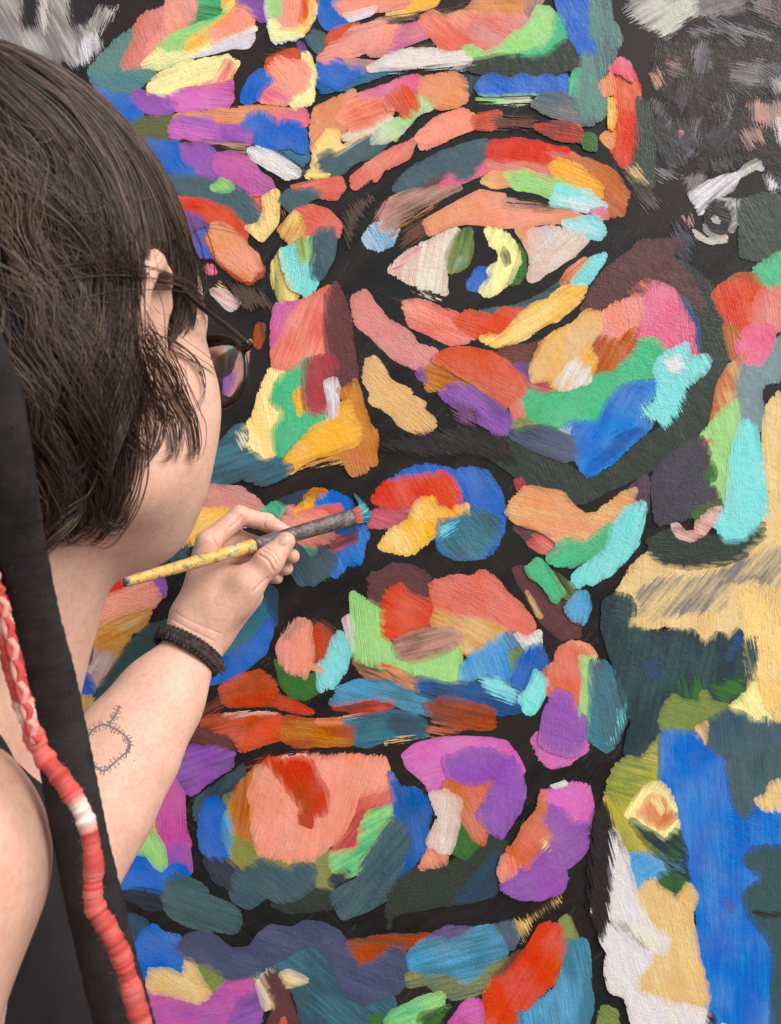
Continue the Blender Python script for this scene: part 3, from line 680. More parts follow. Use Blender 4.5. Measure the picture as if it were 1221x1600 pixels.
def mat_coat():
    t = NT('black_ground_coat'); p = t.pos()
    n = t.noise(t.mapping(p, (14, 1, 40), (0, .6, 0)), 1, 5, .65); n2 = t.noise(p, 9, 4)
    c = t.mix(t.ramp(n, .35, .7), rgb((20,18,19)), rgb((44,39,38))); c = t.mix(t.ramp(n2, .52, .72), c, rgb((28,34,33)))
    c = t.mix(t.math('MULTIPLY', t.ramp(t.noise(p, 5, 2), .52, .68), .8), c, rgb((48,37,32)))
    s3 = t.noise(t.mapping(p, (6, 1, 110), (0, .9, 0)), 1, 1); fl_ = t.math('MULTIPLY', t.math('LESS_THAN', t.math('ABSOLUTE', t.math('SUBTRACT', s3, .5)), .006), t.math('GREATER_THAN', t.noise(p, 30, 2), .52))
    c = t.mix(t.math('MULTIPLY', fl_, .12), c, rgb((120,116,112)))
    t.l(c, t.b.inputs['Base Color']); t.b.inputs['Roughness'].default_value = .40; t.b.inputs['Specular IOR Level'].default_value = .22
    t.l(t.bump(t.math('ADD', relief(t, p), n), .6, .0009), t.b.inputs['Normal'])
    return t.m
M_PAINT, M_DRY, M_COAT = mat_paint('acrylic_paint', False), mat_paint('dry_brushed_paint', True), mat_coat()
K1 = WALL/FPX
# the panel: a thick board standing on the ground, wider than the view
BX0, BX1, BZ1, BT = -1.45, 1.35, 2.45, 0.045
mural = bpy.data.objects.new('mural', None); mural.location = (0, WALL, 0); link(mural)
tag(mural, 'tall panel painted with a huge close-up face in bright patches and black outlines', 'mural')
bv = [(x, y, z) for y in (0, BT) for z in (0, BZ1) for x in (BX0, BX1)]
board = mesh_obj('board', bv, [(0,2,3,1),(4,5,7,6),(0,1,5,4),(2,6,7,3),(0,4,6,2),(1,3,7,5)], M_COAT, mural, smooth=False)

def chaikin(p, n=2, q=.10):
    for _ in range(n):
        a, b = p, np.roll(p, -1, 0)
        p = np.stack([a*(1-q)+b*q, a*q+b*(1-q)], 1).reshape(-1, 2)
    return p
def resample(p, step):
    q = np.vstack([p, p[:1]]); s = np.r_[0, np.cumsum(np.hypot(*np.diff(q, axis=0).T))]
    n = max(8, int(s[-1]/step)); t = np.linspace(0, s[-1], n, endpoint=False)
    return np.c_[np.interp(t, s, q[:, 0]), np.interp(t, s, q[:, 1])]
def inside(x, y, poly):
    r = np.zeros(x.shape, bool); a, b = poly, np.roll(poly, -1, 0)
    for (x0, y0), (x1, y1) in zip(a, b):
        if y0 == y1: continue
        r ^= ((y0 > y) != (y1 > y)) & (x < (x1-x0)*(y-y0)/(y1-y0)+x0)
    return r
TOP = np.zeros((460, 500), np.int16); OX, OY = -630.0, -120.0   # which paint layer is uppermost, 4-pixel cells
CMAP = np.tile(lin((36,33,33)), (460, 500, 1)); ISB = np.ones((460, 500), bool)
gxx, gyy = np.meshgrid(OX+4*np.arange(500)+2, OY+4*np.arange(460)+2)
def make_stroke(i, c1, c2, ang, fl, pts):
    pts = np.array(pts, float)
    pts[:, 0] += np.where((pts[:, 0] < 6) & (pts[:, 0] > -8), -70, 0)+np.where(pts[:, 0] > 1214, 70, 0)
    pts[:, 1] += np.where(pts[:, 1] < 3, -70, 0)+np.where(pts[:, 1] > 1596, 70, 0)
    b = resample(chaikin(pts), 1.7)
    area = .5*abs(np.sum(b[:, 0]*np.roll(b[:, 1], -1)-b[:, 1]*np.roll(b[:, 0], -1)))
    size = math.sqrt(area); rag = {'s': .8, 'r': 2.5, 'd': 5.0}[fl]*min(1, .35+size/90)
    d = np.array([math.cos(math.radians(ang)), math.sin(math.radians(ang))]); nn = np.array([-d[1], d[0]])
    tg = np.roll(b, -1, 0)-np.roll(b, 1, 0); tg /= np.maximum(1e-6, np.hypot(*tg.T))[:, None]
    nr = np.c_[tg[:, 1], -tg[:, 0]]; al = np.abs(nr@d)
    v = b@nn; u = b@d
    comb = (.8*vn1(v/1.9, i)+.6*vn1(v/5.0, i+50)+.5*vn1(v/17.0, i+99))*rag*al
    iso = (vn2(b[:, 0]/5.0, b[:, 1]/5.0, i)*.9+vn2(b[:, 0]/15.0, b[:, 1]/15.0, i+3)*1.5)*(.45 if fl == 's' else 1.0)*min(1, .3+size/80)
    sgn = 1.0 if np.sum(b[:, 0]*np.roll(b[:, 1], -1)-b[:, 1]*np.roll(b[:, 0], -1)) > 0 else -1.0
    b = b+d*comb[:, None]+nr*(iso+sgn*(2.2 if fl == 's' else 5.0)*min(1, .35+size/60))[:, None]
    # interior points
    st = 5.0 if size > 40 else 3.5
    x0, y0 = b.min(0); x1, y1 = b.max(0)
    xs, ys = np.meshgrid(np.arange(x0, x1, st), np.arange(y0, y1, st))
    xs = (xs+RNG.uniform(-1, 1, xs.shape)).ravel(); ys = (ys+RNG.uniform(-1, 1, ys.shape)).ravel()
    k = inside(xs, ys, b); q = np.c_[xs[k], ys[k]]
    if len(q):
        dm = np.sqrt(((q[:, None, :]-b[None, ::2, :])**2).sum(-1)).min(1) if len(q)*len(b) < 6e6 else np.concatenate([np.sqrt(((c[:, None, :]-b[None, ::2, :])**2).sum(-1)).min(1) for c in np.array_split(q, 12)])
        q = q[dm > 1.8]; dm = dm[dm > 1.8]
    nb = len(b); al_p = np.vstack([b, q]) if len(q) else b
    r = delaunay_2d_cdt([Vector(p) for p in al_p], [(j, (j+1) % nb) for j in range(nb)], [list(range(nb))], 1, 1e-4)
    vv = np.array([tuple(p) for p in r[0]]); tri = [f for f in r[2] if len(f) == 3]
    if not tri: return None
    # layer
    cx0, cx1 = int(max(0, (b[:, 0].min()-OX)//4-1)), int(min(500, (b[:, 0].max()-OX)//4+2))
    cy0, cy1 = int(max(0, (b[:, 1].min()-OY)//4-1)), int(min(460, (b[:, 1].max()-OY)//4+2))
    sub = TOP[cy0:cy1, cx0:cx1]; msk = inside(gxx[cy0:cy1, cx0:cx1], gyy[cy0:cy1, cx0:cx1], b)
    L = int(sub[msk].max())+1 if msk.any() else 1
    sub[msk] = L
    ci, cj = np.clip(((vv[:, 1]-OY)/4).astype(int), 0, 459), np.clip(((vv[:, 0]-OX)/4).astype(int), 0, 499)
    UN = CMAP[ci, cj].copy(); wet = np.where(ISB[ci, cj], .35, 1.0)
    CMAP[cy0:cy1, cx0:cx1][msk] = lin(PAL[c1]); ISB[cy0:cy1, cx0:cx1][msk] = False
    base = .00012+L*.00005
    ed = np.sqrt(((vv[:, None, :]-b[None, ::3, :])**2).sum(-1)).min(1) if len(vv)*len(b) < 9e6 else np.concatenate([np.sqrt(((c[:, None, :]-b[None, ::3, :])**2).sum(-1)).min(1) for c in np.array_split(vv, 20)])
    pu, pv = vv@d, vv@nn
    hgt = np.full(len(vv), base)
    n0 = len(vv)
    top = np.c_[(vv[:, 0]-W0/2)*K1, -hgt, CAMZ-(vv[:, 1]-H0/2)*K1]
    # skirt down to the board
    ec = {}
    for f in tri:
        for a, c in ((f[0], f[1]), (f[1], f[2]), (f[2], f[0])):
            kk = (min(a, c), max(a, c)); ec[kk] = ec.get(kk, 0)+1
    be = [kk for kk, n in ec.items() if n == 1]
    bi = sorted({a for e in be for a in e}); m1 = {a: n0+j for j, a in enumerate(bi)}; m2 = {a: n0+len(bi)+j for j, a in enumerate(bi)}
    V = np.vstack([top, top[bi], np.c_[top[bi][:, 0], np.full(len(bi), -.0001), top[bi][:, 2]]])
    F = []
    for f in tri:                                     # face the viewer
        a, b2, c = top[f[0]], top[f[1]], top[f[2]]
        s = (b2[0]-a[0])*(c[2]-a[2])-(b2[2]-a[2])*(c[0]-a[0])
        F.append(f if s > 0 else f[::-1])
    for a, c in be: F += [(m1[a], m1[c], m2[c]), (m1[a], m2[c], m2[a])]
    idx = np.r_[np.arange(n0), bi, bi].astype(int)
    jit = RNG.normal(0, .02, 3)
    C1 = np.clip(lin(PAL[c1])*(1+jit), 0, 1); C2 = lin(PAL[c2]) if c2 else np.clip(C1*(.93+RNG.normal(0, .03, 3)), 0, 1)
    off = RNG.uniform(0, 900, 2)
    return dict(UN=np.c_[UN, wet][idx], V=V, F=np.array(F), C1=C1, C2=C2, UV=np.c_[pu[idx]+off[0], pv[idx]+off[1]], E=np.clip(ed[idx], 0, 30), dry=fl != 's', dv=1.0 if fl == 'd' else 0.0, area=area)
def stroke_object(name, S, mat, parent):
    nv = np.cumsum([0]+[len(s['V']) for s in S])
    o = mesh_np(name, np.vstack([s['V'] for s in S]), np.vstack([s['F']+n for s, n in zip(S, nv)]), mat, parent)
    me = o.data
    for nm, key in (('col', 'C1'), ('col2', 'C2')):
        a = me.color_attributes.new(nm, 'FLOAT_COLOR', 'POINT')
        a.data.foreach_set('color', np.vstack([np.tile(np.r_[s[key], 1.0], (len(s['V']), 1)) for s in S]).astype(np.float32).ravel())
    a = me.color_attributes.new('under', 'FLOAT_COLOR', 'POINT'); a.data.foreach_set('color', np.vstack([s['UN'] for s in S]).astype(np.float32).ravel())
    a = me.attributes.new('edge', 'FLOAT', 'POINT'); a.data.foreach_set('value', np.concatenate([s['E'] for s in S]).astype(np.float32))
    a = me.attributes.new('dry', 'FLOAT', 'POINT'); a.data.foreach_set('value', np.concatenate([np.full(len(s['V']), s['dv']) for s in S]).astype(np.float32))
    uvl = me.uv_layers.new(name='UVMap'); UV = np.vstack([s['UV'] for s in S])
    li = np.empty(len(me.loops), np.int32); me.loops.foreach_get('vertex_index', li)
    uvl.data.foreach_set('uv', UV[li].astype(np.float32).ravel())
    return o
ALL = []; LINES = []; org = (0, 0)
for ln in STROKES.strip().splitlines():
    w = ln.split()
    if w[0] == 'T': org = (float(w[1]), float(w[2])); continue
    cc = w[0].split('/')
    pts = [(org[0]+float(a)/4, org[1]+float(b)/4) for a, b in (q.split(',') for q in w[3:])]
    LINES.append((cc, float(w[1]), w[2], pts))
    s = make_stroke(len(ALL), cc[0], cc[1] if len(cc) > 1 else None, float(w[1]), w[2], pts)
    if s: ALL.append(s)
# the other half of the painted face goes on behind the painter
FAR = []
for cc, an, fl, pts in LINES:
    q = [(970-x, y) for x, y in pts]; lim = lambda y: 170 if 330 < y < 720 else (40 if 250 < y < 1500 else -400)
    if all(x < lim(y) and x > -520 for x, y in q):
        s = make_stroke(len(ALL)+len(FAR), cc[0], cc[1] if len(cc) > 1 else None, 180-an, fl, q)
        if s: FAR.append(s)
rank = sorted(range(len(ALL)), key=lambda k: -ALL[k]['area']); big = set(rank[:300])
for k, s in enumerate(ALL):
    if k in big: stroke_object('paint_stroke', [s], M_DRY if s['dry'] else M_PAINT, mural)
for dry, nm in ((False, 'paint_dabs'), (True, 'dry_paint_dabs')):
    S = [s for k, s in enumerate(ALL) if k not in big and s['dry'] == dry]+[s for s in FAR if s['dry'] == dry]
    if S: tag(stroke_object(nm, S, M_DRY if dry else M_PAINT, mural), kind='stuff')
# ---------------------------------------------------------------- smooth solid modelling: blended primitives on a grid, then surface nets
class Field:
    def __init__(s, lo, hi, res):
        s.lo = np.array(lo, float); s.res = res; s.n = np.ceil((np.array(hi)-s.lo)/res).astype(int)+1
        s.d = np.full(s.n, 1.0, np.float32)
    def _box(s, lo, hi):
        a = np.clip(np.floor((lo-s.lo)/s.res).astype(int), 0, s.n); b = np.clip(np.ceil((hi-s.lo)/s.res).astype(int)+1, 0, s.n)
        sl = tuple(slice(int(i), int(j)) for i, j in zip(a, b))
        if any(q.stop <= q.start for q in sl): return sl, None
        ax = [s.lo[k]+s.res*np.arange(sl[k].start, sl[k].stop) for k in range(3)]
        return sl, np.stack(np.meshgrid(*ax, indexing='ij'), -1)
    def _mix(s, sl, g, k):
        d = s.d[sl]
        if k <= 0: s.d[sl] = np.minimum(d, g); return
        h = np.clip(.5+.5*(d-g)/k, 0, 1); s.d[sl] = d*(1-h)+g*h-k*h*(1-h)
    def cap(s, a, b, ra, rb, k=.01, cut=False):          # tapered capsule
        a, b = np.array(a, float), np.array(b, float); m = max(ra, rb)+k*2+s.res*3
        sl, p = s._box(np.minimum(a, b)-m, np.maximum(a, b)+m)
        if p is None: return
        ab = b-a; t = np.clip(((p-a)@ab)/max(1e-12, ab@ab), 0, 1)
        g = np.linalg.norm(p-a-t[..., None]*ab, axis=-1)-(ra+(rb-ra)*t)
        s._sub(sl, g, k) if cut else s._mix(sl, g, k)
    def _sub(s, sl, g, k):
        d = s.d[sl]; h = np.clip(.5-.5*(d+g)/max(k, 1e-5), 0, 1); s.d[sl] = d*(1-h)-g*h+k*h*(1-h)
    def ell(s, c, r, R=None, k=.01, cut=False):          # ellipsoid, R rows = its own axes
        c, r = np.array(c, float), np.array(r, float); R = np.eye(3) if R is None else np.array(R)
        ext = np.sqrt(((R.T*r)**2).sum(1)); m = k*2+s.res*3
        sl, p = s._box(c-ext-m, c+ext+m)
        if p is None: return
        q = (p-c)@R.T; k0 = np.linalg.norm(q/r, axis=-1); k1 = np.linalg.norm(q/r**2, axis=-1)
        g = k0*(k0-1)/np.maximum(k1, 1e-6)
        s._sub(sl, g, k) if cut else s._mix(sl, g, k)
    def chain(s, pts, rad, k=.01):
        for i in range(len(pts)-1): s.cap(pts[i], pts[i+1], rad[i], rad[i+1], k)
    def mesh(s):
        d = s.d; sg = d < 0; n = d.shape
        c = np.zeros([i-1 for i in n], np.int8)
        for i in (0, 1):
            for j in (0, 1):
                for k in (0, 1): c += sg[i:n[0]-1+i, j:n[1]-1+j, k:n[2]-1+k]
        act = np.argwhere((c > 0) & (c < 8)); ids = np.full(c.shape, -1, np.int64); ids[tuple(act.T)] = np.arange(len(act))
        acc = np.zeros((len(act), 3)); cnt = np.zeros(len(act))
        for ax in range(3):
            o = [q for q in range(3) if q != ax]
            for i in (0, 1):
                for j in (0, 1):
                    a = act.copy(); a[:, o[0]] += i; a[:, o[1]] += j; b = a.copy(); b[:, ax] += 1
                    da, db = d[tuple(a.T)].astype(float), d[tuple(b.T)].astype(float); m = (da < 0) != (db < 0)
                    t = np.where(m, da/np.where(m, da-db, 1), 0)
                    pt = a.astype(float); pt[:, ax] += t; acc[m] += pt[m]; cnt[m] += 1
        v = s.lo+s.res*acc/cnt[:, None]
        F = []
        for ax in range(3):
            o = [(ax+1) % 3, (ax+2) % 3]
            sl0 = [slice(None)]*3; sl1 = [slice(None)]*3; sl0[ax] = slice(0, -1); sl1[ax] = slice(1, None)
            A, B = sg[tuple(sl0)], sg[tuple(sl1)]; e = np.argwhere(A != B)
            e = e[(e[:, o[0]] > 0) & (e[:, o[1]] > 0) & (e[:, o[0]] < n[o[0]]-1) & (e[:, o[1]] < n[o[1]]-1)]
            fl = A[tuple(e.T)]
            q = []
            for i, j in ((-1, -1), (0, -1), (0, 0), (-1, 0)):
                w = e.copy(); w[:, o[0]] += i; w[:, o[1]] += j; q.append(ids[tuple(w.T)])
            q = np.stack(q, 1); q[~fl] = q[~fl][:, ::-1]; F.append(q)
        return v, np.vstack(F)
def relax(v, F, it=2, w=.5):                              # a little Laplacian smoothing
    E = np.vstack([F[:, [i, (i+1) % F.shape[1]]] for i in range(F.shape[1])]); E = np.vstack([E, E[:, ::-1]])
    for _ in range(it):
        a = np.zeros_like(v); np.add.at(a, E[:, 0], v[E[:, 1]]); n = np.bincount(E[:, 0], minlength=len(v))
        v = v*(1-w)+w*a/np.maximum(n, 1)[:, None]
    return v
# ---------------------------------------------------------------- the painter: head pose (forward, left, up axes of the head)
HO = np.array([-.188, .431, 1.6345]); HAZ = math.radians(68.9)
HF = np.array([math.cos(HAZ), math.sin(HAZ), 0]); HL = np.array([-math.sin(HAZ), math.cos(HAZ), 0]); HU = np.array([0, 0, 1.0])
HR = np.array([HF, HL, HU])
def hw(p): return HO+np.asarray(p, float)@HR             # head axes -> world
def add_head(f):
    E = lambda c, r, k, cut=False: f.ell(hw(c), r, HR, k, cut)
    C = lambda a, b, ra, rb, k: f.cap(hw(a), hw(b), ra, rb, k)
    CH = lambda pts, rad, k: f.chain([hw(p) for p in pts], rad, k)
    E((-.012, 0, .040), (.098, .074, .084), 0)                 # cranium
    E((.040, 0, -.006), (.058, .060, .080), .03)               # face
    E((.060, 0, .045), (.040, .052, .045), .03)                # forehead
    for s in (-1, 1):
        E((.060, s*.045, -.018), (.030, .024, .030), .025)     # cheek
        CH([(.004, s*.056, -.028), (.012, s*.051, -.066), (.058, s*.029, -.090), (.084, 0, -.095)], [.018, .018, .016, .016], .028)
        E((.048, s*.041, -.054), (.037, .027, .034), .03)      # soft lower cheek
        C((.088, s*.010, .028), (.078, s*.045, .028), .010, .008, .012)   # brow
        E((.097, s*.031, .012), (.016, .016, .012), .008, True)
        E((.083, s*.031, .011), (.0125, .0125, .0125), .002)   # eyeball under the lid
        E((.108, s*.010, -.030), (.010, .008, .007), .008)     # nostril wing
    E((.080, 0, -.092), (.018, .020, .015), .02)               # chin
    CH([(.094, 0, .022), (.108, 0, -.006), (.116, 0, -.026)], [.008, .009, .011], .012)
    E((.094, 0, -.052), (.014, .024, .006), .008); E((.092, 0, -.063), (.013, .020, .006), .008)   # lips
    E((.040, 0, -.090), (.045, .034, .018), .03)               # under the chin
    for s in (-1, 1):                                          # ears
        rim = [(.022, .069, .004), (.022, .074, .018), (.014, .079, .029), (.001, .084, .032), (-.012, .088, .022), (-.015, .087, .004), (-.010, .082, -.014), (.000, .076, -.028), (.010, .071, -.031)]
        CH([(a-.008, s*b, c+.002) for a, b, c in rim], [.0045, .0045, .0052, .0055, .0055, .0052, .0052, .0068, .006], .004)
        E((-.004, s*.073, .003), (.019, .006, .030), .006)
        E((.000, s*.083, .000), (.010, .006, .013), .004, True)
        C((.016, s*.070, .000), (.016, s*.071, -.008), .004, .004, .004)
def mat_skin():
    t = NT('skin'); p = t.pos()
    n1 = t.noise(p, 45, 2); n2 = t.noise(p, 14, 1); n3 = t.noise(p, 1100, 2)
    n4 = t.noise(p, 240, 3, .7); c = t.mix(t.ramp(n1, .35, .7), rgb((221,177,156)), rgb((212,163,143))); c = t.mix(t.math('MULTIPLY', t.ramp(n2, .5, .75), .35), c, rgb((212,148,128)))
    c = t.mix(t.math('MULTIPLY', t.ramp(n4, .50, .72), .35), c, rgb((194,128,108))); c = t.mix(t.math('MULTIPLY', t.ramp(n4, .50, .28), .22), c, rgb((236,200,178)))
    v = t.n('TexVoronoi'); t.l(p, v.inputs['Vector']); v.inputs['Scale'].default_value = 62
    c = t.mix(t.math('MULTIPLY', t.math('LESS_THAN', v.outputs['Distance'], .055), .55), c, rgb((120,76,58)))   # moles and freckles
    t.l(c, t.b.inputs['Base Color']); t.l(t.math('ADD', .34, t.math('MULTIPLY', n4, .3)), t.b.inputs['Roughness']); t.b.inputs['Specular IOR Level'].default_value = .4
    t.b.inputs['Subsurface Weight'].default_value = .12; t.b.inputs['Subsurface Radius'].default_value = (1, .4, .25); t.b.inputs['Subsurface Scale'].default_value = .004
    t.l(t.bump(t.math('ADD', n3, t.math('MULTIPLY', n1, .5)), .4, .0009), t.b.inputs['Normal'])
    return t.m
def mat_simple(name, c, rough=.6, bump=None, spec=.4, c2=None, sc=60):
    t = NT(name); p = t.pos(); n = t.noise(p, sc, 3)
    t.l(t.mix(t.ramp(n, .35, .68), rgb(c), rgb(c2 or tuple(x*.8 for x in c))), t.b.inputs['Base Color'])
    t.b.inputs['Roughness'].default_value = rough; t.b.inputs['Specular IOR Level'].default_value = spec
    if bump: t.l(t.bump(t.noise(p, bump[0], 2), bump[1], bump[2]), t.b.inputs['Normal'])
    return t.m
def mat_vcol(name, rough=.5, spec=.4, fleck=None, bump=None):
    t = NT(name); p = t.pos(); c = t.n('Attribute', attribute_name='col').outputs['Color']
    if fleck: c = t.mix(t.math('GREATER_THAN', t.noise(p, fleck[0], 3), fleck[1]), c, rgb(fleck[2]))
    t.l(c, t.b.inputs['Base Color']); t.b.inputs['Roughness'].default_value = rough; t.b.inputs['Specular IOR Level'].default_value = spec
    if bump: t.l(t.bump(t.noise(p, bump[0], 2), bump[1], bump[2]), t.b.inputs['Normal'])
    return t.m
def set_col(o, c):
    a = o.data.color_attributes.new('col', 'FLOAT_COLOR', 'POINT'); c = np.asarray(c)
    a.data.foreach_set('color', np.c_[c, np.ones(len(c))].astype(np.float32).ravel())
def spline(pts, n):                                      # Catmull-Rom through the points, evenly in parameter
    p = np.asarray(pts, float); p = np.vstack([2*p[0]-p[1], p, 2*p[-1]-p[-2]]); m = len(p)-3
    t = np.linspace(0, m, n); i = np.minimum(t.astype(int), m-1); f = (t-i)[:, None]
    a, b, c, d = p[i], p[i+1], p[i+2], p[i+3]
    return .5*(2*b+(c-a)*f+(2*a-5*b+4*c-d)*f**2+(3*b-3*c+d-a)*f**3)
def frames(c):
    t = np.gradient(c, axis=0); t /= np.linalg.norm(t, axis=1)[:, None]
    ref = np.array([0, 1.0, 0]) if abs(t[0][1]) < .9 else np.array([1.0, 0, 0])
    u = np.cross(t, ref); u /= np.maximum(1e-9, np.linalg.norm(u, axis=1))[:, None]
    return t, u, np.cross(t, u)
def tube(c, r, k=8, rb=None, cap=True):                  # swept tube, optional second radius for flat sections
    c = np.asarray(c, float); r = np.broadcast_to(r, len(c)); rb = r if rb is None else np.broadcast_to(rb, len(c))
    t, u, w = frames(c); a = np.linspace(0, 2*np.pi, k, endpoint=False)
    V = (c[:, None]+u[:, None]*(np.cos(a)[None, :, None]*r[:, None, None])+w[:, None]*(np.sin(a)[None, :, None]*rb[:, None, None])).reshape(-1, 3)
    n = len(c); i = np.arange(n-1)[:, None]*k; j = np.arange(k)[None]; j2 = (j+1) % k
    F = np.stack([i+j, i+j2, i+k+j2, i+k+j], -1).reshape(-1, 4)
    if cap:
        V = np.vstack([V, c[0], c[-1]]); z0, z1 = n*k, n*k+1; j = np.arange(k)
        F = np.vstack([F, np.c_[(j+1) % k, j, np.full(k, z0), np.full(k, z0)], np.c_[(n-1)*k+j, (n-1)*k+(j+1) % k, np.full(k, z1), np.full(k, z1)]])
    return V, F
def q2t(F):
    F = np.asarray(F); a = F[:, [0, 1, 2]]; b = F[:, [0, 2, 3]]; b = b[F[:, 2] != F[:, 3]]
    return np.vstack([a, b])
def join(parts):
    V, F, n = [], [], 0
    for v, f in parts: V.append(v); F.append(q2t(f)+n if f.shape[1] == 4 else f+n); n += len(v)
    return np.vstack(V), np.vstack(F)
M_SKIN = mat_skin()
from mathutils.bvhtree import BVHTree
# ---- skeleton points (world)
TC = np.array([-.275, .470, 1.25]); TAZ = math.radians(40)
TF = np.array([math.cos(TAZ), math.sin(TAZ), 0]); TL_ = np.array([-math.sin(TAZ), math.cos(TAZ), 0]); TR = np.array([TF, TL_, HU])
SHR, SHL = np.array([-.198, .338, 1.398]), np.array([-.385, .600, 1.385])
ELR = np.array([-.255, .270, 1.130]); ELL = P(30, 1420, .700)
NECKB = np.array([-.262, .438, 1.440])
WR = P(298, 1018, .830); IMG_N = np.array([.81, 0, -.58])   # across the forearm, as seen
def add_torso(f, g=0.0):
    f.ell(TC, (.088+g, .148+g, .21+g), TR, .0)
    f.ell(TC+TF*.015+HU*.06, (.080+g, .120+g, .12+g), TR, .03)
    for s in (-1, 1): f.ell(TC+TF*.055+TL_*s*.07+HU*.0, (.045+g, .058+g, .06+g), TR, .03)
    f.cap(NECKB-HU*.02, SHR+HU*.012, .050+g, .044+g, .03); f.cap(NECKB-HU*.02, SHL+HU*.012, .050+g, .044+g, .03)
    f.ell(TC-HU*.20, (.095+g, .135+g, .16+g), TR, .05); f.ell(TC-HU*.36, (.11+g, .165+g, .14+g), TR, .05)
body = Field((-.56, .17, .84), (-.055, .90, 1.78), .0026)
add_torso(body)
body.cap(NECKB-HU*.03, hw((-.035, 0, -.045)), .060, .052, .035)
body.cap(NECKB+TF*.045-HU*.02, hw((.026, 0, -.082)), .042, .034, .03)
body.cap(SHR, ELR, .053, .042, .03); body.cap(ELR, np.array([-.20, .33, .93]), .040, .030, .02)
body.cap(SHL, ELL, .052, .044, .03)
fa = np.linspace(0, 1, 6)
for sgn in (-1, 1):
    body.chain([ELL+(WR-ELL)*t+IMG_N*sgn*(.0100+.003*math.sin(t*3)) for t in fa], [.040, .042, .038, .031, .0235, .0163], .03)
add_head(body)
bv_, bf_ = body.mesh(); bv_ = relax(bv_, bf_, 3, .5)
# ---- left hand, finer grid
def hp(a): return P(*a)
hand = Field(P(255, 1075, .80)-np.array([.02, .03, .02]), np.array([-.085, .945, 1.575]), .0011)
for sgn in (-1, 1): hand.chain([WR+(ELL-WR)*.14+IMG_N*sgn*.0120, WR+IMG_N*sgn*.0095, P(310, 975, .846)+IMG_N*sgn*.0125], [.0190, .0162, .0190], .02)
MC = {'index': (326, 848, .848), 'middle': (322, 862, .866), 'ring': (328, 880, .882), 'pinky': (340, 902, .894)}
for k_, r0, r1 in (('index', .019, .0128), ('middle', .019, .0125), ('ring', .018, .012), ('pinky', .017, .011)):
    w0 = P(308, 985, .842) if k_ in ('index', 'middle') else P(318, 985, .856)
    hand.cap(w0, hp(MC[k_]), r0, r1, .016)
def finger(pts, rad, k=.0035):
    hand.chain([hp(q) for q in pts], rad, k)
    for q, r in list(zip(pts, rad))[1:-1]: hand.ell(hp(q), (r*1.06,)*3, None, .002)      # knuckle
finger([MC['index'], (374, 806, .868), (417, 816, .882), (445, 831, .887)], [.0122, .0102, .0090, .0078])
finger([MC['middle'], (368, 840, .892), (422, 858, .902), (457, 869, .893)], [.0120, .0100, .0090, .0080])
finger([MC['ring'], (368, 866, .912), (420, 880, .912), (447, 888, .902)], [.0115, .0096, .0086, .0078])
finger([MC['pinky'], (372, 895, .918), (412, 900, .914), (433, 903, .906)], [.0105, .0085, .0076, .0068])
hand.chain([P(326, 985, .834), P(386, 917, .836), P(420, 877, .842), P(447, 846, .850)], [.0200, .0150, .0132, .0098], .010)   # thumb
hand.ell(P(418, 879, .840), (.0135,)*3, None, .003)
hand.cap(P(350, 905, .846), P(378, 905, .842), .016, .012, .015)        # web between thumb and index
hand.cap(P(340, 945, .842), P(372, 940, .840), .020, .014, .015)
hand.cap(P(338, 992, .848), P(388, 930, .868), .015, .016, .015)        # heel of the palm, fleshy side
hv, hf = hand.mesh()
hb = BVHTree.FromPolygons([tuple(v) for v in hv], [tuple(map(int, f)) for f in hf])
def groove(line, r=.0011):                               # skin creases pressed into the surface where the sight line meets it
    q = []
    for x, y in spline(line, 14):
        d = (Vector(P(x, y, 1.0))-Vector((0, 0, CAMZ))).normalized(); h = hb.ray_cast(Vector((0, 0, CAMZ)), d)
        if h[0] is not None: q.append(np.array(h[0]))
    for a, b in zip(q[:-1], q[1:]):
        if np.linalg.norm(a-b) < .006: hand.cap(a, b, r, r, .0009, True)
for ln_ in ([(410,860),(424,868),(434,884)], [(415,856),(429,864),(438,878)], [(404,866),(418,875),(428,892)], [(384,810),(378,820),(368,832)], [(378,806),(370,816),(358,826)],
            [(270,968),(300,985),(335,1002)], [(276,958),(305,974),(345,990)], [(395,925),(405,915),(418,903)], [(418,806),(414,814),(412,824)], [(380,884),(390,879),(400,870)], [(330,838),(338,850),(342,866)]): groove(ln_, .0006 if ln_[0][0] < 300 else .0010)
hv, hf = hand.mesh(); hv = relax(hv, hf, 1, .4)
# trim both at the wrist, under the bracelet, so that the two grids meet as one skin
ax = (WR-ELL)/np.linalg.norm(WR-ELL)
def keep(v, F, m): 
    ok = m[F].all(1); return v, F[ok]
near = np.linalg.norm(bv_-WR, axis=1) < .14
bv_, bf_ = keep(bv_, bf_, ~(near & (((bv_-WR)@ax) > .0045)))
hv, hf = keep(hv, hf, ((hv-WR)@ax) > -.0045)
BV, BF = join([(bv_, bf_), (hv, hf)])
person = mesh_np('person', BV, BF, M_SKIN)
tag(person, 'dark-haired person in a black top and glasses painting the mural with one raised hand', 'person')
bvh = BVHTree.FromPolygons([tuple(v) for v in BV], [tuple(map(int, f)) for f in BF])
CAMP = Vector((0, 0, CAMZ))
def hit(px, py, tree=None):
    d = Vector(P(px, py, 1.0))-CAMP; d.normalize()
    return (tree or bvh).ray_cast(CAMP, d)
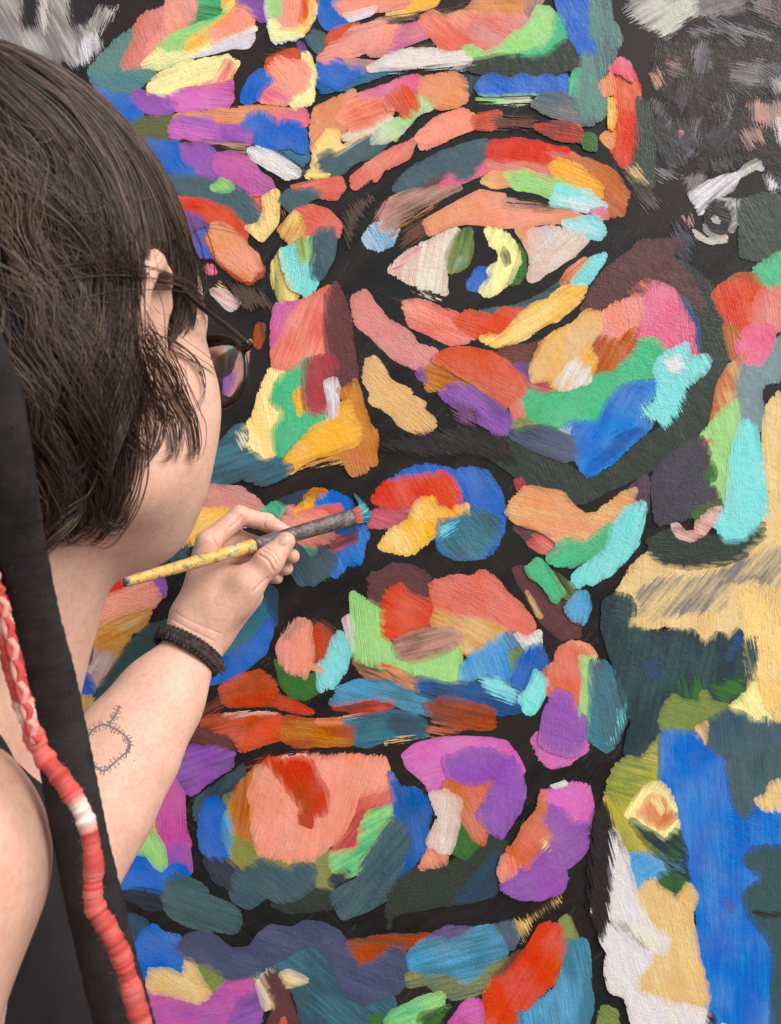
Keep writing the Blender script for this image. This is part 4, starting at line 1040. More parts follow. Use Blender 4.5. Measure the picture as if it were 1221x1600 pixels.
# thumb nail
def nail(c, up, nrm, w, l, name='fingernail'):
    up, nrm = up/np.linalg.norm(up), nrm/np.linalg.norm(nrm); sd_ = np.cross(up, nrm)
    V, F = [], []
    for i in range(7):
        for j in range(7):
            a, b = (i/6*2-1), (j/6*2-1); sx = a*math.sqrt(max(0, 1-.45*b*b*(1 if b > 0 else .4)))
            V.append(c+sd_*sx*w+up*b*l+nrm*(.0012-.0035*sx*sx-.0008*b*b))
    for i in range(6):
        for j in range(6): F.append((i*7+j, i*7+j+1, (i+1)*7+j+1, (i+1)*7+j))
    return mesh_obj(name, V, F, M_NAIL, person)
M_NAIL = mat_simple('nail', (226,178,158), .28, spec=.5)
h_ = hit(443, 846)
if h_[0]:
    n_ = np.array(h_[1]); n_ = n_ if n_[1] < 0 else -n_
    up_ = P(447, 844, .850)-P(420, 877, .842); up_ -= n_*(up_@n_)
    nail(np.array(h_[0])+n_*.0002, up_, n_, .0058, .0068)
# tattoo: a stitched outline on the forearm, following the skin
TAT = [[(350,970),(322,1030),(300,1060),(282,1100)], [(150,1168),(180,1122),(240,1090),(300,1104),(352,1135),(396,1174),(412,1212),(394,1258),(342,1304),(292,1350),(245,1378),(198,1348),(155,1322)]]
parts = []
def on_skin(pts):
    o = []
    for x, y in pts:
        h_ = hit(100+x/4, 860+y/4)
        if h_[0] is None: return None
        n = h_[1] if h_[1].y < 0 else -h_[1]; o.append(np.array(h_[0]-n*.0006))
    return np.array(o)
for line in TAT:
    c2 = spline(line, 12*len(line)); c2 += np.c_[vn1(np.arange(len(c2))*.7, 3), vn1(np.arange(len(c2))*.7, 4)]*3
    q = on_skin(c2)
    if q is not None: parts.append(tube(q, .0012, 5))
    tg_ = np.gradient(c2, axis=0); tg_ /= np.linalg.norm(tg_, axis=1)[:, None]
    for i in range(2, len(c2)-2, 5):
        n = np.array([-tg_[i][1], tg_[i][0]]); L = 16+18*h1(i, 5); sk = tg_[i]*18*(h1(i, 6)-.5)
        q = on_skin([c2[i]-n*L-sk, c2[i], c2[i]+n*L+sk])
        if q is not None: parts.append(tube(spline(q, 5), .0009, 5))
if parts:
    v, f = join(parts); mesh_np('tattoo', v, f, mat_simple('tattoo_ink', (104,100,102), .6, c2=(132,120,116)), person)
# ---- clothes: black sleeveless top, trousers, shoes
top = Field((-.60, .14, .86), (-.04, .84, 1.56), .004)
add_torso(top, .006)
top.ell(SHR+np.array([.020, -.035, -.035]), (.072, .072, .115), None, .006, True)      # arm holes
top.ell(SHL+np.array([-.02, .035, -.03]), (.072, .072, .11), None, .006, True)
top.ell(NECKB+TF*.03+HU*.05, (.085, .078, .105), TR, .006, True)                        # neck hole
tv, tf = top.mesh(); tv = relax(tv, tf, 2)
fold = .0022*vn2(tv[:, 0]*40+tv[:, 1]*40, tv[:, 2]*9, 5)
tv = tv+np.outer(fold, TF)
M_TOP = mat_simple('black_jersey', (33,30,33), .85, (1400, .4, .001), .2, c2=(42,39,42), sc=30)
tag(mesh_np('tank_top', tv, q2t(tf), M_TOP, person), 'black sleeveless top')
leg = Field((-.60, .2, .05), (0.0, .78, 1.0), .008)
leg.ell(TC-HU*.38, (.122, .172, .13), TR, .02)
for s in (-1, 1):
    a = TC-HU*.42+TL_*s*.085; leg.chain([a, a-HU*.38+TF*.02, a-HU*.76], [.090, .066, .055], .03)
lv, lf = leg.mesh(); mesh_np('trousers', relax(lv, lf, 2), q2t(lf), mat_simple('dark_denim', (44,48,60), .85, (900, .3, .001), .2), person)
M_SHOE = mat_simple('canvas_shoe', (52,50,50), .7)
for s in (-1, 1):
    a = TC+TL_*s*.085+TF*.02; a[2] = .035
    sh = Field(a-np.array([.22, .22, .06]), a+np.array([.22, .22, .14]), .006)
    sh.ell(a+TF*.05, (.13, .048, .035), TR, .0); sh.ell(a-TF*.03+HU*.03, (.055, .044, .06), TR, .02)
    v, f = sh.mesh(); v[:, 2] = np.maximum(v[:, 2], .001); mesh_np('shoe', relax(v, f, 1), q2t(f), M_SHOE, person)
# ---------------------------------------------------------------- hair: a dark under-volume plus many strands that follow it
M_HBASE = mat_simple('hair_under', (30,23,22), .7, (600, .5, .002), .25)
def mat_hair():
    t = NT('hair'); t.l(t.n('Attribute', attribute_name='col').outputs['Color'], t.b.inputs['Base Color'])
    t.b.inputs['Roughness'].default_value = .40; t.b.inputs['Specular IOR Level'].default_value = .45
    return t.m
M_HAIR = mat_hair()
def add_hair(f, g=0.0):
    f.ell(hw((-.014, 0, .041)), (.098+.010+g, .074+.006+g, .084+.012+g), HR, 0)
    f.ell(hw((-.050, 0, .020)), (.078+g, .076+g, .085+g), HR, .03)
    for s in (-1, 1):
        f.chain([hw((-.052, s*.054, .030)), hw((-.056, s*.058, -.030)), hw((-.056, s*.054, -.070))], [.028+g, .027+g, .022+g], .03)
    f.chain([hw((-.085, 0, .0)), hw((-.085, 0, -.09))], [.050+g, .046+g], .04)
    f.ell(hw((-.068, 0, -.050)), (.050+g, .068+g, .055+g), HR, .03)
hf_ = Field(hw((-.14, 0, -.16))-np.array([.15, .15, 0]), hw((0, 0, .16))+np.array([.19, .19, 0]), .003)
add_hair(hf_)
hf_.ell(hw((.105, 0, -.02)), (.062, .13, .15), HR, .01, True)                    # face stays free
for s in (-1, 1): hf_.ell(hw((.002, s*.088, .004)), (.026, .036, .040), HR, .006, True)   # ear
for s in (-1, 1): hf_.ell(hw((.050, s*.075, -.060)), (.050, .045, .075), HR, .008, True)   # cheek
sv, sf = hf_.mesh(); sv = relax(sv, sf, 3)
hair = mesh_np('hair', sv, q2t(sf), M_HBASE, person); tag(hair, 'dark brown wavy hair')
sbvh = BVHTree.FromPolygons([tuple(v) for v in sv], [tuple(map(int, f)) for f in sf])
D = hf_.d; G = np.stack(np.gradient(D, hf_.res), -1)
def samp(p):                                             # trilinear distance and its gradient
    q = np.clip((p-hf_.lo)/hf_.res, 0, hf_.n-1.001); i = q.astype(int); f = q-i
    d = np.zeros(len(p)); g = np.zeros((len(p), 3))
    for a in (0, 1):
        for b in (0, 1):
            for c in (0, 1):
                w = np.where(a, f[:, 0], 1-f[:, 0])*np.where(b, f[:, 1], 1-f[:, 1])*np.where(c, f[:, 2], 1-f[:, 2])
                ix = (i[:, 0]+a, i[:, 1]+b, i[:, 2]+c); d += w*D[ix]; g += w[:, None]*G[ix]
    return d, g/np.maximum(1e-6, np.linalg.norm(g, axis=1))[:, None]
def strands_mesh(C, rad, colr):                           # C: n x m x 3 centre lines -> 3-sided tapered tubes
    n, m, _ = C.shape; t = np.gradient(C, axis=1); t /= np.maximum(1e-9, np.linalg.norm(t, axis=2))[..., None]
    u = np.cross(t, np.array([.3, .9, .2])); u /= np.maximum(1e-9, np.linalg.norm(u, axis=2))[..., None]; w = np.cross(t, u)
    s = np.linspace(0, 1, m); tp = np.minimum(1, np.minimum(.3+s*6, (1.02-s)*3.0))
    r = rad[:, None]*tp[None]
    V = np.stack([C+(u*math.cos(a)+w*math.sin(a))*r[..., None] for a in (0, 2.094, 4.189)], 2)
    b = (np.arange(n)[:, None]*m+np.arange(m-1)[None])*3
    F = []
    for j in range(3):
        k = (j+1) % 3; F.append(np.stack([b+j, b+k, b+3+k, b+3+j], -1).reshape(-1, 4))
    return V.reshape(-1, 3), np.vstack(F), np.repeat(colr, m*3, 0)
def hair_cols(n, light=.16):
    base = lin((80,60,50))[None]*RNG.uniform(.35, 1.3, (n, 1))
    k = RNG.random(n) < light; base[k] = lin((122,94,74))*RNG.uniform(.7, 1.1, (k.sum(), 1))
    return np.clip(base*(1+RNG.normal(0, .05, (n, 3))), 0, 1)
NS = 6500
tri_a = np.linalg.norm(np.cross(sv[sf[:, 1]]-sv[sf[:, 0]], sv[sf[:, 3]]-sv[sf[:, 0]]), axis=1)
vis = (sv[sf[:, 0]][:, 0] > -.36)                          # roots over the whole head
pick = RNG.choice(len(sf), NS, p=tri_a*vis/np.sum(tri_a*vis)); p = sv[sf[pick]].mean(1)+RNG.normal(0, .002, (NS, 3))
crown = hw((-.085, .015, .105)); m = 26; stp = .0044
ph = RNG.random(NS)*6.28; off = RNG.uniform(.0003, .0042, NS); C = np.zeros((NS, m, 3))
for k in range(m):
    d_, g_ = samp(p); p = p-g_*(d_-off)[:, None]; C[:, k] = p
    v = p-crown; v /= np.linalg.norm(v, axis=1)[:, None]
    low = np.clip((HO[2]+.035-p[:, 2])/.06, 0, 1)[:, None]
    v = v*(1-low*.75)+np.array([0, 0, -1.0])*(.35+low*.9)
    cl = np.stack([vn2(p[:, 0]*60+q*11, p[:, 2]*45+p[:, 1]*45, 30+q)*.75+vn2(p[:, 0]*24+q*7, p[:, 2]*24+p[:, 1]*20, 40+q)*.7 for q in range(3)], 1)   # clumps share a wave
    v = v+cl*(.45+1.0*low)+RNG.normal(0, .06, (NS, 3))
    v -= g_*np.sum(v*g_, axis=1)[:, None]; v /= np.maximum(1e-6, np.linalg.norm(v, axis=1))[:, None]
    p = p+v*stp
tn = np.gradient(C, axis=1); tn /= np.maximum(1e-9, np.linalg.norm(tn, axis=2))[..., None]
gn = np.stack([samp(C[:, k])[1] for k in range(m)], 1); bn = np.cross(tn, gn)
r0 = C[:, 0]; phs = 5.0*vn2(r0[:, 0]*26, r0[:, 2]*26+r0[:, 1]*26, 77)+RNG.normal(0, .25, NS); lam = 17+6*vn2(r0[:, 0]*15, r0[:, 2]*15, 78)
lw = np.clip((HO[2]+.060-C[..., 2])/.08, 0, 1); am = (.0007+.0034*lw)*np.linspace(0, 1, m)[None]**.7
ar = 6.28*np.arange(m)[None]/lam[:, None]*1.25+phs[:, None]
C = C+bn*(am*np.sin(ar))[..., None]+gn*(am*.45*(1+np.cos(ar)))[..., None]
V1, F1, C1_ = strands_mesh(C, RNG.uniform(.00014, .00028, NS), hair_cols(NS))
# locks traced along the face, ear and neck: lines of (x, y) in the photo, laid just outside the head
LOCKS = [  # points, strands, root spread, tip spread (m), lift (m)
 ([(60,432),(120,424),(170,423),(226,430),(271,441),(301,457),(328,485),(335,513)], 46, .0050, .0015, .004),
 ([(205,487),(241,524),(271,536),(301,558),(319,588),(319,618),(302,645)], 9, .003, .0012, .005),
 ([(200,505),(226,543),(256,581),(279,626),(298,660),(304,694),(301,713),(289,714)], 44, .008, .0016, .005),
 ([(195,540),(220,572),(248,611),(277,656),(281,694),(275,724)], 22, .006, .001, .005),
 ([(190,520),(203,581),(211,626),(211,686),(214,743)], 60, .010, .0014, .005),
 ([(200,560),(226,611),(245,649),(241,694),(222,735)], 34, .007, .0015, .005),
 ([(130,540),(162,611),(188,671),(198,732),(188,792),(154,843),(128,840)], 70, .010, .0025, .006),
 ([(110,590),(143,641),(166,694),(168,762),(151,826)], 56, .010, .002, .005),
 ([(80,600),(113,664),(147,739),(147,799),(113,837),(72,845)], 60, .010, .003, .005),
 ([(40,620),(80,700),(118,760),(120,810),(90,838),(60,838)], 50, .010, .003, .004),
 ([(10,600),(38,664),(68,716),(90,760),(96,800)], 50, .010, .003, .004),
 ([(262,560),(279,581),(283,611),(267,622)], 8, .002, .0012, .005),
 ([(235,520),(286,543),(330,570),(347,592)], 5, .003, .003, .005),
 ([(215,530),(238,600),(262,650),(270,705),(250,720)], 16, .006, .002, .005),
 ([(225,540),(270,600),(300,640),(312,672)], 12, .006, .002, .005),
 ([(170,600),(186,660),(190,720),(176,780),(160,815)], 40, .008, .002, .007),
 ([(150,480),(190,520),(214,560),(225,600),(222,650)], 46, .009, .003, .006),
 ([(60,470),(110,520),(150,570),(176,640),(184,690)], 60, .012, .003, .006),
 ([(20,480),(60,560),(110,620),(150,690),(160,740)], 60, .014, .004, .006),
 ([(60,300),(120,340),(180,400),(205,440),(212,500)], 50, .012, .005, .005),
 ([(-20,250),(50,290),(110,350),(150,420),(180,490)], 50, .014, .006, .005),
 ([(250,350),(280,395),(292,430),(298,470),(292,500)], 26, .006, .004, .004),
 ([(262,345),(296,400),(310,440),(312,474)], 22, .006, .004, .003),
 ([(240,215),(252,250),(262,282)], 2, .0015, .001, .006),
 ([(275,395),(300,366),(335,358),(372,364),(392,390),(388,415)], 3, .0015, .0012, .006),
 ([(180,380),(215,372),(250,378),(262,392),(258,405)], 4, .003, .002, .006),
 ([(-20,240),(20,262),(44,300),(40,345),(60,390),(90,420)], 34, .006, .003, .008),
 ([(-20,300),(16,330),(20,370),(44,410),(50,450)], 24, .005, .003, .008),
 ([(10,420),(50,446),(66,490),(60,535),(84,575),(110,590)], 30, .006, .003, .010),
 ([(90,520),(120,560),(110,610),(130,660),(170,690),(180,730)], 44, .008, .002, .010),
 ([(20,560),(60,610),(56,660),(90,710),(100,760),(84,800)], 44, .008, .003, .010),
 ([(150,560),(190,600),(186,650),(206,690),(236,706),(250,690)], 30, .006, .0015, .010),
 ([(120,690),(150,730),(142,780),(160,815),(190,822),(204,800)], 30, .006, .0015, .009),
 ([(60,720),(90,770),(84,810),(100,838),(130,850)], 30, .006, .002, .009),
 ([(205,395),(211,420),(213,450),(216,482)], 14, .004, .003, .004),
 ([(275,395),(284,420),(282,450),(276,475)], 8, .003, .003, .003),
]
def surf_depth(px, py):
    best = None
    for tr in (bvh, sbvh):
        h_ = hit(px, py, tr)
        if h_[0] is not None and h_[0].y < .80: best = h_[0].y if best is None else min(best, h_[0].y)
    return best
CC, RR, KK = [], [], []
mm = 22
for li, (pts, n, s0, s1, lift) in enumerate(LOCKS):
    c = spline(pts, mm); dep = [surf_depth(x, y) for x, y in c]; last = next((d for d in dep if d), .425)
    dd = []
    for d_ in dep: last = d_ if d_ and abs(d_-last) < .05 else last; dd.append(last)
    dd = np.convolve(np.r_[[dd[0]]*3, dd, [dd[-1]]*3], np.ones(7)/7, 'valid')-lift
    base = np.array([P(x, y, d_) for (x, y), d_ in zip(c, dd)])
    s = np.linspace(0, 1, mm)[:, None]; sp = s0*(1-s)**1.2+s1*1.15
    for q in range(max(2, int(n*.85))):
        o = RNG.normal(0, 1, 3)*np.array([1, .45, 1]); wob = np.stack([vn1(s[:, 0]*4+q*.37, li*3+a) for a in range(3)], 1)*.0011
        lag = RNG.uniform(-.02, .03); ss = np.clip(np.linspace(0, 1-RNG.random()**4*.30, mm)+lag, 0, 1)
        bb = np.stack([np.interp(ss, s[:, 0], base[:, a]) for a in range(3)], 1)
        CC.append(bb+o*np.interp(ss, s[:, 0], sp[:, 0])[:, None]*.55+wob); RR.append(RNG.uniform(.00015, .00030)); KK.append(li)
# frizz at the temple and flyaways on the crown
for q in range(110):
    x, y = RNG.uniform(272, 325), RNG.uniform(400, 500); L = RNG.uniform(14, 40); a0 = RNG.uniform(0, 6.28); cu = RNG.normal(0, 3.0)
    s = np.linspace(0, 1, mm); an = a0+cu*s; px_ = x+np.cumsum(np.cos(an))*L/mm; py_ = y+np.cumsum(np.sin(an))*L/mm
    d_ = surf_depth(x, y) or .42
    CC.append(np.array([P(u_, w_, d_-.002-.003*RNG.random()) for u_, w_ in zip(px_, py_)])); RR.append(.00013); KK.append(99)
for q in range(150):
    x, y = RNG.uniform(0, 270), RNG.uniform(150, 520)
    d_ = surf_depth(x, y)
    if not d_: continue
    L = RNG.uniform(30, 90); a0 = RNG.normal(.95, .4); cu = RNG.normal(0, 1.3); s = np.linspace(0, 1, mm); an = a0+cu*s
    px_ = x+np.cumsum(np.cos(an))*L/mm; py_ = y+np.cumsum(np.sin(an))*L/mm
    CC.append(np.array([P(u_, w_, (surf_depth(u_, w_) or d_)-.004-.004*math.sin(3.1*k)) for u_, w_, k in zip(px_, py_, s)])); RR.append(.00014); KK.append(98)
CC = np.array(CC); RR = np.array(RR); kc = hair_cols(len(CC), .03)
kc[np.array(KK) == 98] = lin((112,88,72))
for q in (26, 27, 28): kc[np.array(KK) == q] = lin((104,78,60))*RNG.uniform(.5, 1.1, ((np.array(KK) == q).sum(), 1))
V2, F2, C2_ = strands_mesh(CC, RR, kc)
ho = mesh_np('hair_strands', np.vstack([V1, V2]), np.vstack([F1, F2+len(V1)]), M_HAIR, hair); set_col(ho, np.vstack([C1_, C2_])); ho['kind'] = 'stuff'

# ---------------------------------------------------------------- hair wraps hanging past the shoulder
bl = [(-140,330,.285),(-70,450,.290),(-8,600,.296),(18,740,.304),(34,850,.318),(54,960,.332),(78,1060,.342),(98,1160,.346),(120,1280,.347),(146,1400,.348),(174,1520,.350),(205,1640,.352),(225,1760,.356)]
c = spline([P(*q) for q in bl], 260); w = np.interp(np.linspace(0, 1, 260), [0, .3, .5, 1], [.0078, .0090, .0106, .0128])
ribs = 1+.012*np.sin(np.arange(260)*1.9)+.02*vn1(np.arange(260)*.35, 8)
V, F = tube(c, w*ribs, 20, w*ribs*.62)
M_WRAP = mat_simple('black_knit_wrap', (40,36,37), .9, (1700, .7, .0012), .15, c2=(54,49,49), sc=90)
tag(mesh_np('hair_wrap', V, q2t(F), M_WRAP, person), 'long black knitted hair wrap')
M_THREAD = mat_vcol('wrapped_thread', .8, .2, bump=(1500, .5, .0008))
def wrap(name, pts, r0, seed, label, white):
    n = 420; c = spline([P(*q) for q in pts], n); k = np.arange(n); s = np.linspace(0, 1, n)
    r = r0*(1+.025*np.sin(k*2.1+vn1(k*.1, 3)*4)+.13*vn1(k*.22, seed)+.08*vn1(k*.9, seed+1))
    V, F = tube(c, r, 12)
    cr, cw = lin((188,74,68)), lin((222,200,188)); f = np.zeros(n)
    for a, b in white: f = np.maximum(f, np.clip(np.minimum((s-a)/.02, (b-s)/.02), 0, 1))
    cc = cr*(1-f[:, None])+cw*f[:, None]; cc = cc*(1+.28*vn1(k*.55, seed+3))[:, None]+np.array([.10, .08, .07])*np.clip(vn1(k*.16, seed+5), 0, 1)[:, None]
    cc = np.clip(np.repeat(cc, 12, 0)*RNG.uniform(.9, 1.1, (n*12, 1)), 0, 1); cc = np.vstack([cc, cc[:1], cc[-1:]])
    o = mesh_np(name, V, q2t(F), M_THREAD, person); set_col(o, cc); tag(o, label); return o
rd = [(-70,700,.318),(-40,830,.320),(-6,930,.322),(14,1010,.322),(34,1090,.322),(62,1170,.322),(100,1222,.322),(132,1275,.322),(146,1340,.321),(147,1410,.320),(172,1455,.320),(192,1500,.320),(210,1560,.320),(232,1640,.320),(255,1740,.320)]
wrap('hair_wrap', rd, .0037, 11, 'red and white thread-wrapped lock of hair', [(.16, .20), (.285, .325), (.46, .53)])
ss = np.linspace(0, 1, 60); cr_ = spline([P(*q) for q in [(-50,760,.316),(-14,880,.317),(4,940,.318),(22,1020,.318),(40,1100,.318),(58,1160,.318)]], 60)
for q in range(2):
    tw = np.c_[np.cos(ss*38+q*math.pi), np.zeros(60), np.sin(ss*38+q*math.pi)]*.0013
    V, F = tube(cr_+tw, .0014, 7); o = mesh_np('twisted_cord', V, q2t(F), M_THREAD, person)
    set_col(o, np.tile(lin((196,76,70)) if q == 0 else lin((216,150,138)), (len(V), 1)))

# loose fibres on the wraps
def fuzz(pts, r, n, colr, seed, name):
    c = spline([P(*q) for q in pts], 300); rg = np.random.default_rng(seed); Cf = []
    for q in range(n):
        k = rg.integers(40, 290); d = rg.normal(0, 1, 3); d[1] = -abs(d[1])*.5; d /= np.linalg.norm(d); L = rg.uniform(.0006, .0018); w = rg.normal(0, 1, 3)*.0007
        Cf.append(np.array([c[k]+d*(r+L*s_)+w*s_*s_ for s_ in np.linspace(-.1, 1, 6)]))
    V, F, K = strands_mesh(np.array(Cf), np.full(n, .00006), np.tile(lin(colr), (n, 1))*rg.uniform(.8, 1.2, (n, 1)))
    o = mesh_np(name, V, F, M_THREAD, person); set_col(o, np.clip(K, 0, 1)); o['kind'] = 'stuff'
fuzz(rd, .0036, 420, (210,110,100), 3, 'thread_fuzz')
fuzz(bl, .0100, 260, (70,62,62), 4, 'knit_fuzz')
# ---------------------------------------------------------------- spectacles
M_FRAME = mat_simple('black_acetate', (20,18,19), .18, spec=.6)
M_METAL = mat_simple('brass_hinge', (150,120,70), .3)
def mat_lens():
    t = NT('lens'); tr = t.n('BsdfTransparent'); tr.inputs[0].default_value = (.98, .98, .98, 1); g = t.n('BsdfGlossy'); g.inputs['Roughness'].default_value = .03
    fr = t.n('Fresnel'); fr.inputs['IOR'].default_value = 1.5; mx = t.n('MixShader')
    t.l(t.math('MULTIPLY', fr.outputs[0], 1.0, clamp=True), mx.inputs[0]); t.l(tr.outputs[0], mx.inputs[1]); t.l(g.outputs[0], mx.inputs[2]); t.l(mx.outputs[0], t.out.inputs[0])
    return t.m
M_LENS = mat_lens()
gl = bpy.data.objects.new('eyeglasses', None); gl.location = tuple(hw((.10, 0, .01))); link(gl)
tag(gl, 'black rimmed round eyeglasses worn over the ear of the painter', 'eyeglasses')
GI = -np.array(gl.location)
def lens_outline(s, k=1.0, n=48):
    a = np.linspace(0, 2*np.pi, n, endpoint=False); e = lambda v: np.sign(v)*np.abs(v)**.82
    x = e(np.cos(a))*.0262*k; z = e(np.sin(a))*.0222*k+np.where(np.sin(a) > 0, 0, 0)
    return [hw((.104-.10*abs(.037+xx)**2*6, s*(.0430+xx), .001+zz)) for xx, zz in zip(x, z)]
def closed_tube(c, r, k, rb=None):
    c = np.asarray(c); n = len(c); t = np.roll(c, -1, 0)-np.roll(c, 1, 0); t /= np.linalg.norm(t, axis=1)[:, None]
    u = np.tile(HF, (n, 1)); w = np.cross(t, u); w /= np.linalg.norm(w, axis=1)[:, None]; u = np.cross(w, t); a = np.linspace(0, 2*np.pi, k, endpoint=False)
    V = (c[:, None]+u[:, None]*np.cos(a)[None, :, None]*r+w[:, None]*np.sin(a)[None, :, None]*(rb or r)).reshape(-1, 3)
    i = np.arange(n)[:, None]*k; i2 = ((np.arange(n)+1) % n)[:, None]*k; j = np.arange(k)[None]; j2 = (j+1) % k
    return V, np.stack([i+j, i+j2, i2+j2, i2+j], -1).reshape(-1, 4)
for s in (-1, 1):
    V, F = closed_tube(lens_outline(s), .0018, 10, .0014); mesh_np('rim', V+GI, q2t(F), M_FRAME, gl)
    o_ = np.array(lens_outline(s, .985)); ctr = o_.mean(0)+HF*.0015
    V = np.vstack([o_+HF*.0003, ctr, o_-HF*.0006, ctr-HF*.0009]); n = len(o_); F = []
    for i in range(n):
        j = (i+1) % n; F += [(i, j, n), (n+1+j, n+1+i, 2*n+1), (i, n+1+i, n+1+j), (i, n+1+j, j)]
    mesh_np('lens', V+GI, np.array(F), M_LENS, gl)
    hx = np.array([.098, s*.0718, .014])
    V, F = tube(spline([hw((.1015, s*.0665, .013)), hw(hx+(0, s*.002, .001)), hw(hx+(-.006, s*.0022, .001))], 8), .0025, 8, .0021); mesh_np('end_piece', V+GI, q2t(F), M_FRAME, gl)
    tp = [hw((.096, s*.0740, .0152)), hw((.070, s*.0765, .0195)), (hw((.040, s*.0785, .024))), hw((.015, s*.0800, .029)), hw((-.004, s*.0815, .030)), hw((-.020, s*.0810, .016)), hw((-.028, s*.079, -.004))]
    V, F = tube(spline(tp, 40), np.linspace(.0017, .0026, 40), 8, np.linspace(.0011, .0015, 40)); tm = mesh_np('temple', V+GI, q2t(F), M_FRAME, gl)
    V, F = tube([hw((.0985, s*.0748, .0165)), hw((.0945, s*.0758, .0170))], .0012, 6); mesh_np('hinge_screw', V+GI, q2t(F), M_METAL, gl)
V, F = tube(spline([hw((.104, -.0180, .008)), hw((.109, 0, .013)), hw((.104, .0180, .008))], 12), .0022, 8); mesh_np('bridge', V+GI, q2t(F), M_FRAME, gl)

# ---------------------------------------------------------------- braided bracelet on the wrist
br = bpy.data.objects.new('bracelet', None); br.location = tuple(WR); link(br)
tag(br, 'dark braided cord bracelet around the wrist of the raised arm', 'bracelet')
M_CORD = mat_simple('dark_cord', (46,36,36), .8, (900, .8, .0012), .25, c2=(80,66,64), sc=160)
e1 = IMG_N-ax*(IMG_N@ax); e1 /= np.linalg.norm(e1); e2 = np.cross(ax, e1)
wb = BVHTree.FromPolygons([tuple(v) for v in BV], [tuple(map(int, f)) for f in BF])
n = 200; th = np.linspace(0, 2*np.pi, n, endpoint=False); ring = []
for t_ in th:
    d_ = e1*math.cos(t_)+e2*math.sin(t_); rr = []
    for o_ in (-.008, .008):
        h_ = wb.ray_cast(Vector(WR+ax*o_+d_*.08), Vector(-d_), .08); rr.append(.08-h_[3] if h_[0] is not None else .034)
    ring.append(max(rr))
ring = np.array(ring); ring = np.convolve(np.r_[ring[-8:], ring, ring[:8]], np.ones(17)/17, 'valid')
D1 = np.cos(th)[:, None]*e1+np.sin(th)[:, None]*e2
for k in range(3):
    f = th*19+k*2*math.pi/3+.35*vn1(th*6, k)
    c = WR+D1*(ring+.0022+.0014*np.sin(2*f))[:, None]+ax*(np.sin(f)*.0040)[:, None]
    t = np.roll(c, -1, 0)-np.roll(c, 1, 0); V, F = closed_tube(c, .0026, 7, .0022); mesh_np('cord', V-WR, q2t(F), M_CORD, br)
for sg in (-1, 1):                                       # knotted edges
    f = th*38; c = WR+D1*(ring+.0020+.0009*np.sin(f))[:, None]+ax*(sg*(.0058+.0010*np.cos(f)))[:, None]
    V, F = closed_tube(c, .0021, 6); mesh_np('edge_cord', V-WR, q2t(F), M_CORD, br)
k0 = int(np.argmin([(P(337, 1048, .83)-(WR+D1[i]*ring[i]))@(P(337, 1048, .83)-(WR+D1[i]*ring[i])) for i in range(n)]))
for a in (-.4, .2, .7):
    b0 = WR+D1[k0]*(ring[k0]+.001); V, F = tube(spline([b0, b0+D1[k0]*.004+ax*a*.003, b0+D1[k0]*.0085+ax*a*.008], 8), np.linspace(.0018, .0009, 8), 6); mesh_np('cord_end', V-WR, q2t(F), M_CORD, br)

# ---------------------------------------------------------------- paintbrush
pb = bpy.data.objects.new('paintbrush', None); T0, T1 = P(195, 910, .75), P(577, 801, .950); pb.location = tuple(T0); link(pb)
tag(pb, 'paint-crusted yellow handled brush held against the mural', 'paintbrush')
bx = T1-T0; L = np.linalg.norm(bx); bx /= L
def screen_t(px): s = (px-195)/382; return (s/.95)/((1-s)/.75+s/.95)           # photo x -> fraction of the brush length
tf_, te_ = screen_t(398), screen_t(553)
def mat_handle():
    t = NT('crusted_handle'); p = t.pos()
    a = t.noise(p, 75, 4, .7); b = t.noise(p, 160, 4, .7); c_ = t.noise(t.mapping(p, (1, 1, 1)), 40, 2)
    c = t.mix(t.ramp(a, .52, .58), rgb((214,170,78)), rgb((204,184,134))); c = t.mix(t.ramp(b, .54, .60), c, rgb((128,126,120))); c = t.mix(t.ramp(c_, .62, .66), c, rgb((160,120,60)))
    t.l(c, t.b.inputs['Base Color']); t.b.inputs['Roughness'].default_value = .4; t.l(t.bump(t.math('ADD', a, b), .8, .002), t.b.inputs['Normal'])
    return t.m
def mat_ferrule():
    t = NT('crusted_ferrule'); p = t.pos(); a = t.noise(p, 110, 4, .7); b = t.noise(p, 190, 3, .7)
    c = t.mix(t.ramp(a, .46, .54), rgb((76,72,74)), rgb((112,98,98))); c = t.mix(t.ramp(b, .66, .70), c, rgb((160,150,142)))
    t.l(c, t.b.inputs['Base Color']); t.b.inputs['Roughness'].default_value = .38; t.b.inputs['Metallic'].default_value = .25
    t.l(t.bump(t.math('ADD', a, b), .8, .002), t.b.inputs['Normal'])
    return t.m
M_HANDLE, M_FERR = mat_handle(), mat_ferrule()
def along(a, b, n): return T0+np.outer(np.linspace(a, b, n)*L, bx)
tt = np.linspace(0, 1, 40)
V, F = tube(along(0, tf_, 40), np.interp(tt, [0, .02, .1, .5, 1], [.0036, .0044, .0050, .0062, .0070])*(1+.03*vn1(tt*23, 2)), 14); mesh_np('handle', V-T0, q2t(F), M_HANDLE, pb)
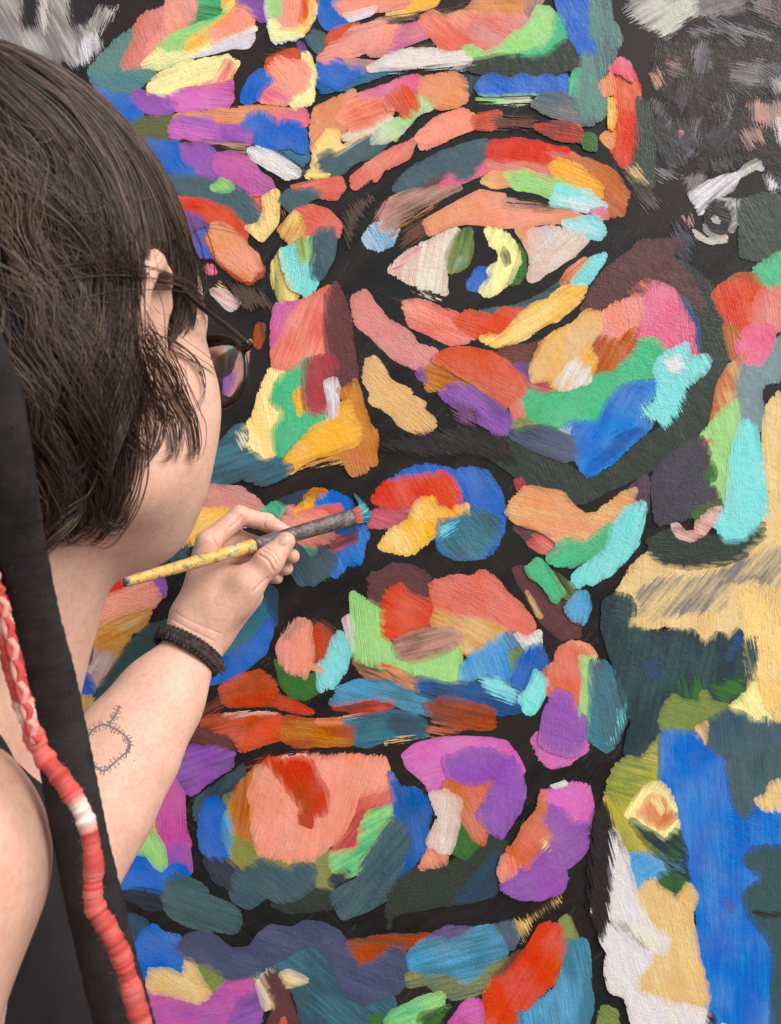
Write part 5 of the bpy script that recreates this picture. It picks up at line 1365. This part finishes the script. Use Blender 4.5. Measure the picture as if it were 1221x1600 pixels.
V, F = tube(along(0, .012, 4), [.0037, .0047, .0047, .0047], 12); mesh_np('handle_tip', V-T0, q2t(F), mat_simple('grey_dried_paint', (70,72,76), .5, (300, .6, .002), c2=(170,168,164), sc=200), pb)
V, F = tube(along(tf_-.004, te_, 30), np.interp(np.linspace(0, 1, 30), [0, .3, .7, 1], [.0072, .0078, .0088, .0092])*(1+.03*vn1(np.linspace(0, 20, 30), 4)), 16, np.interp(np.linspace(0, 1, 30), [0, .4, 1], [.0072, .0072, .0050])); mesh_np('ferrule', V-T0, q2t(F), M_FERR, pb)
end = T0+bx*L*te_
tips = [P(551, 769, .9480), P(566, 782, .9483), P(578, 797, .9484), P(582, 806, .9484), P(577, 815, .9482)]
tcur = spline(tips, 60); side = np.array([.25, 0, .97]); CB, RB, KB = [], [], []
for q in range(420):
    f = RNG.random(); tip = np.array([np.interp(f, np.linspace(0, 1, 60), tcur[:, a]) for a in range(3)])+RNG.normal(0, .0007, 3)*np.array([1, .3, 1])
    root = end-bx*.004+side*(.5-f)*.0145+RNG.normal(0, .0012, 3); mid = root+bx*.010+(tip-root)*.25
    ln_ = RNG.uniform(.82, 1.0); c = spline([root, mid, tip], 12)*1.0; c[-1] = c[-2]+(c[-1]-c[-2])*ln_; c[:, 1] = np.minimum(c[:, 1], .9486)
    CB.append(c); RB.append(RNG.uniform(.00028, .00045)); KB.append(f)
V, F, _ = strands_mesh(np.array(CB), np.array(RB), np.zeros((len(CB), 3)))
o = mesh_np('bristles', V-T0, F, mat_vcol('loaded_bristles', .35, .5), pb); s = np.tile(np.repeat(np.linspace(0, 1, 12), 3), len(CB)); fq = np.repeat(KB, 36)
ca, cb, cd = lin((214,96,52)), lin((44,112,130)), lin((92,186,196)); wv = np.clip((s-.30-.12*(fq > .6))/.12, 0, 1)[:, None]; dv = np.clip(vn1(fq*60, 4)*.8+.3, 0, 1)[:, None]
set_col(o, ca*(1-wv)+(cb*(1-dv)+cd*dv)*wv); o['kind'] = 'stuff'
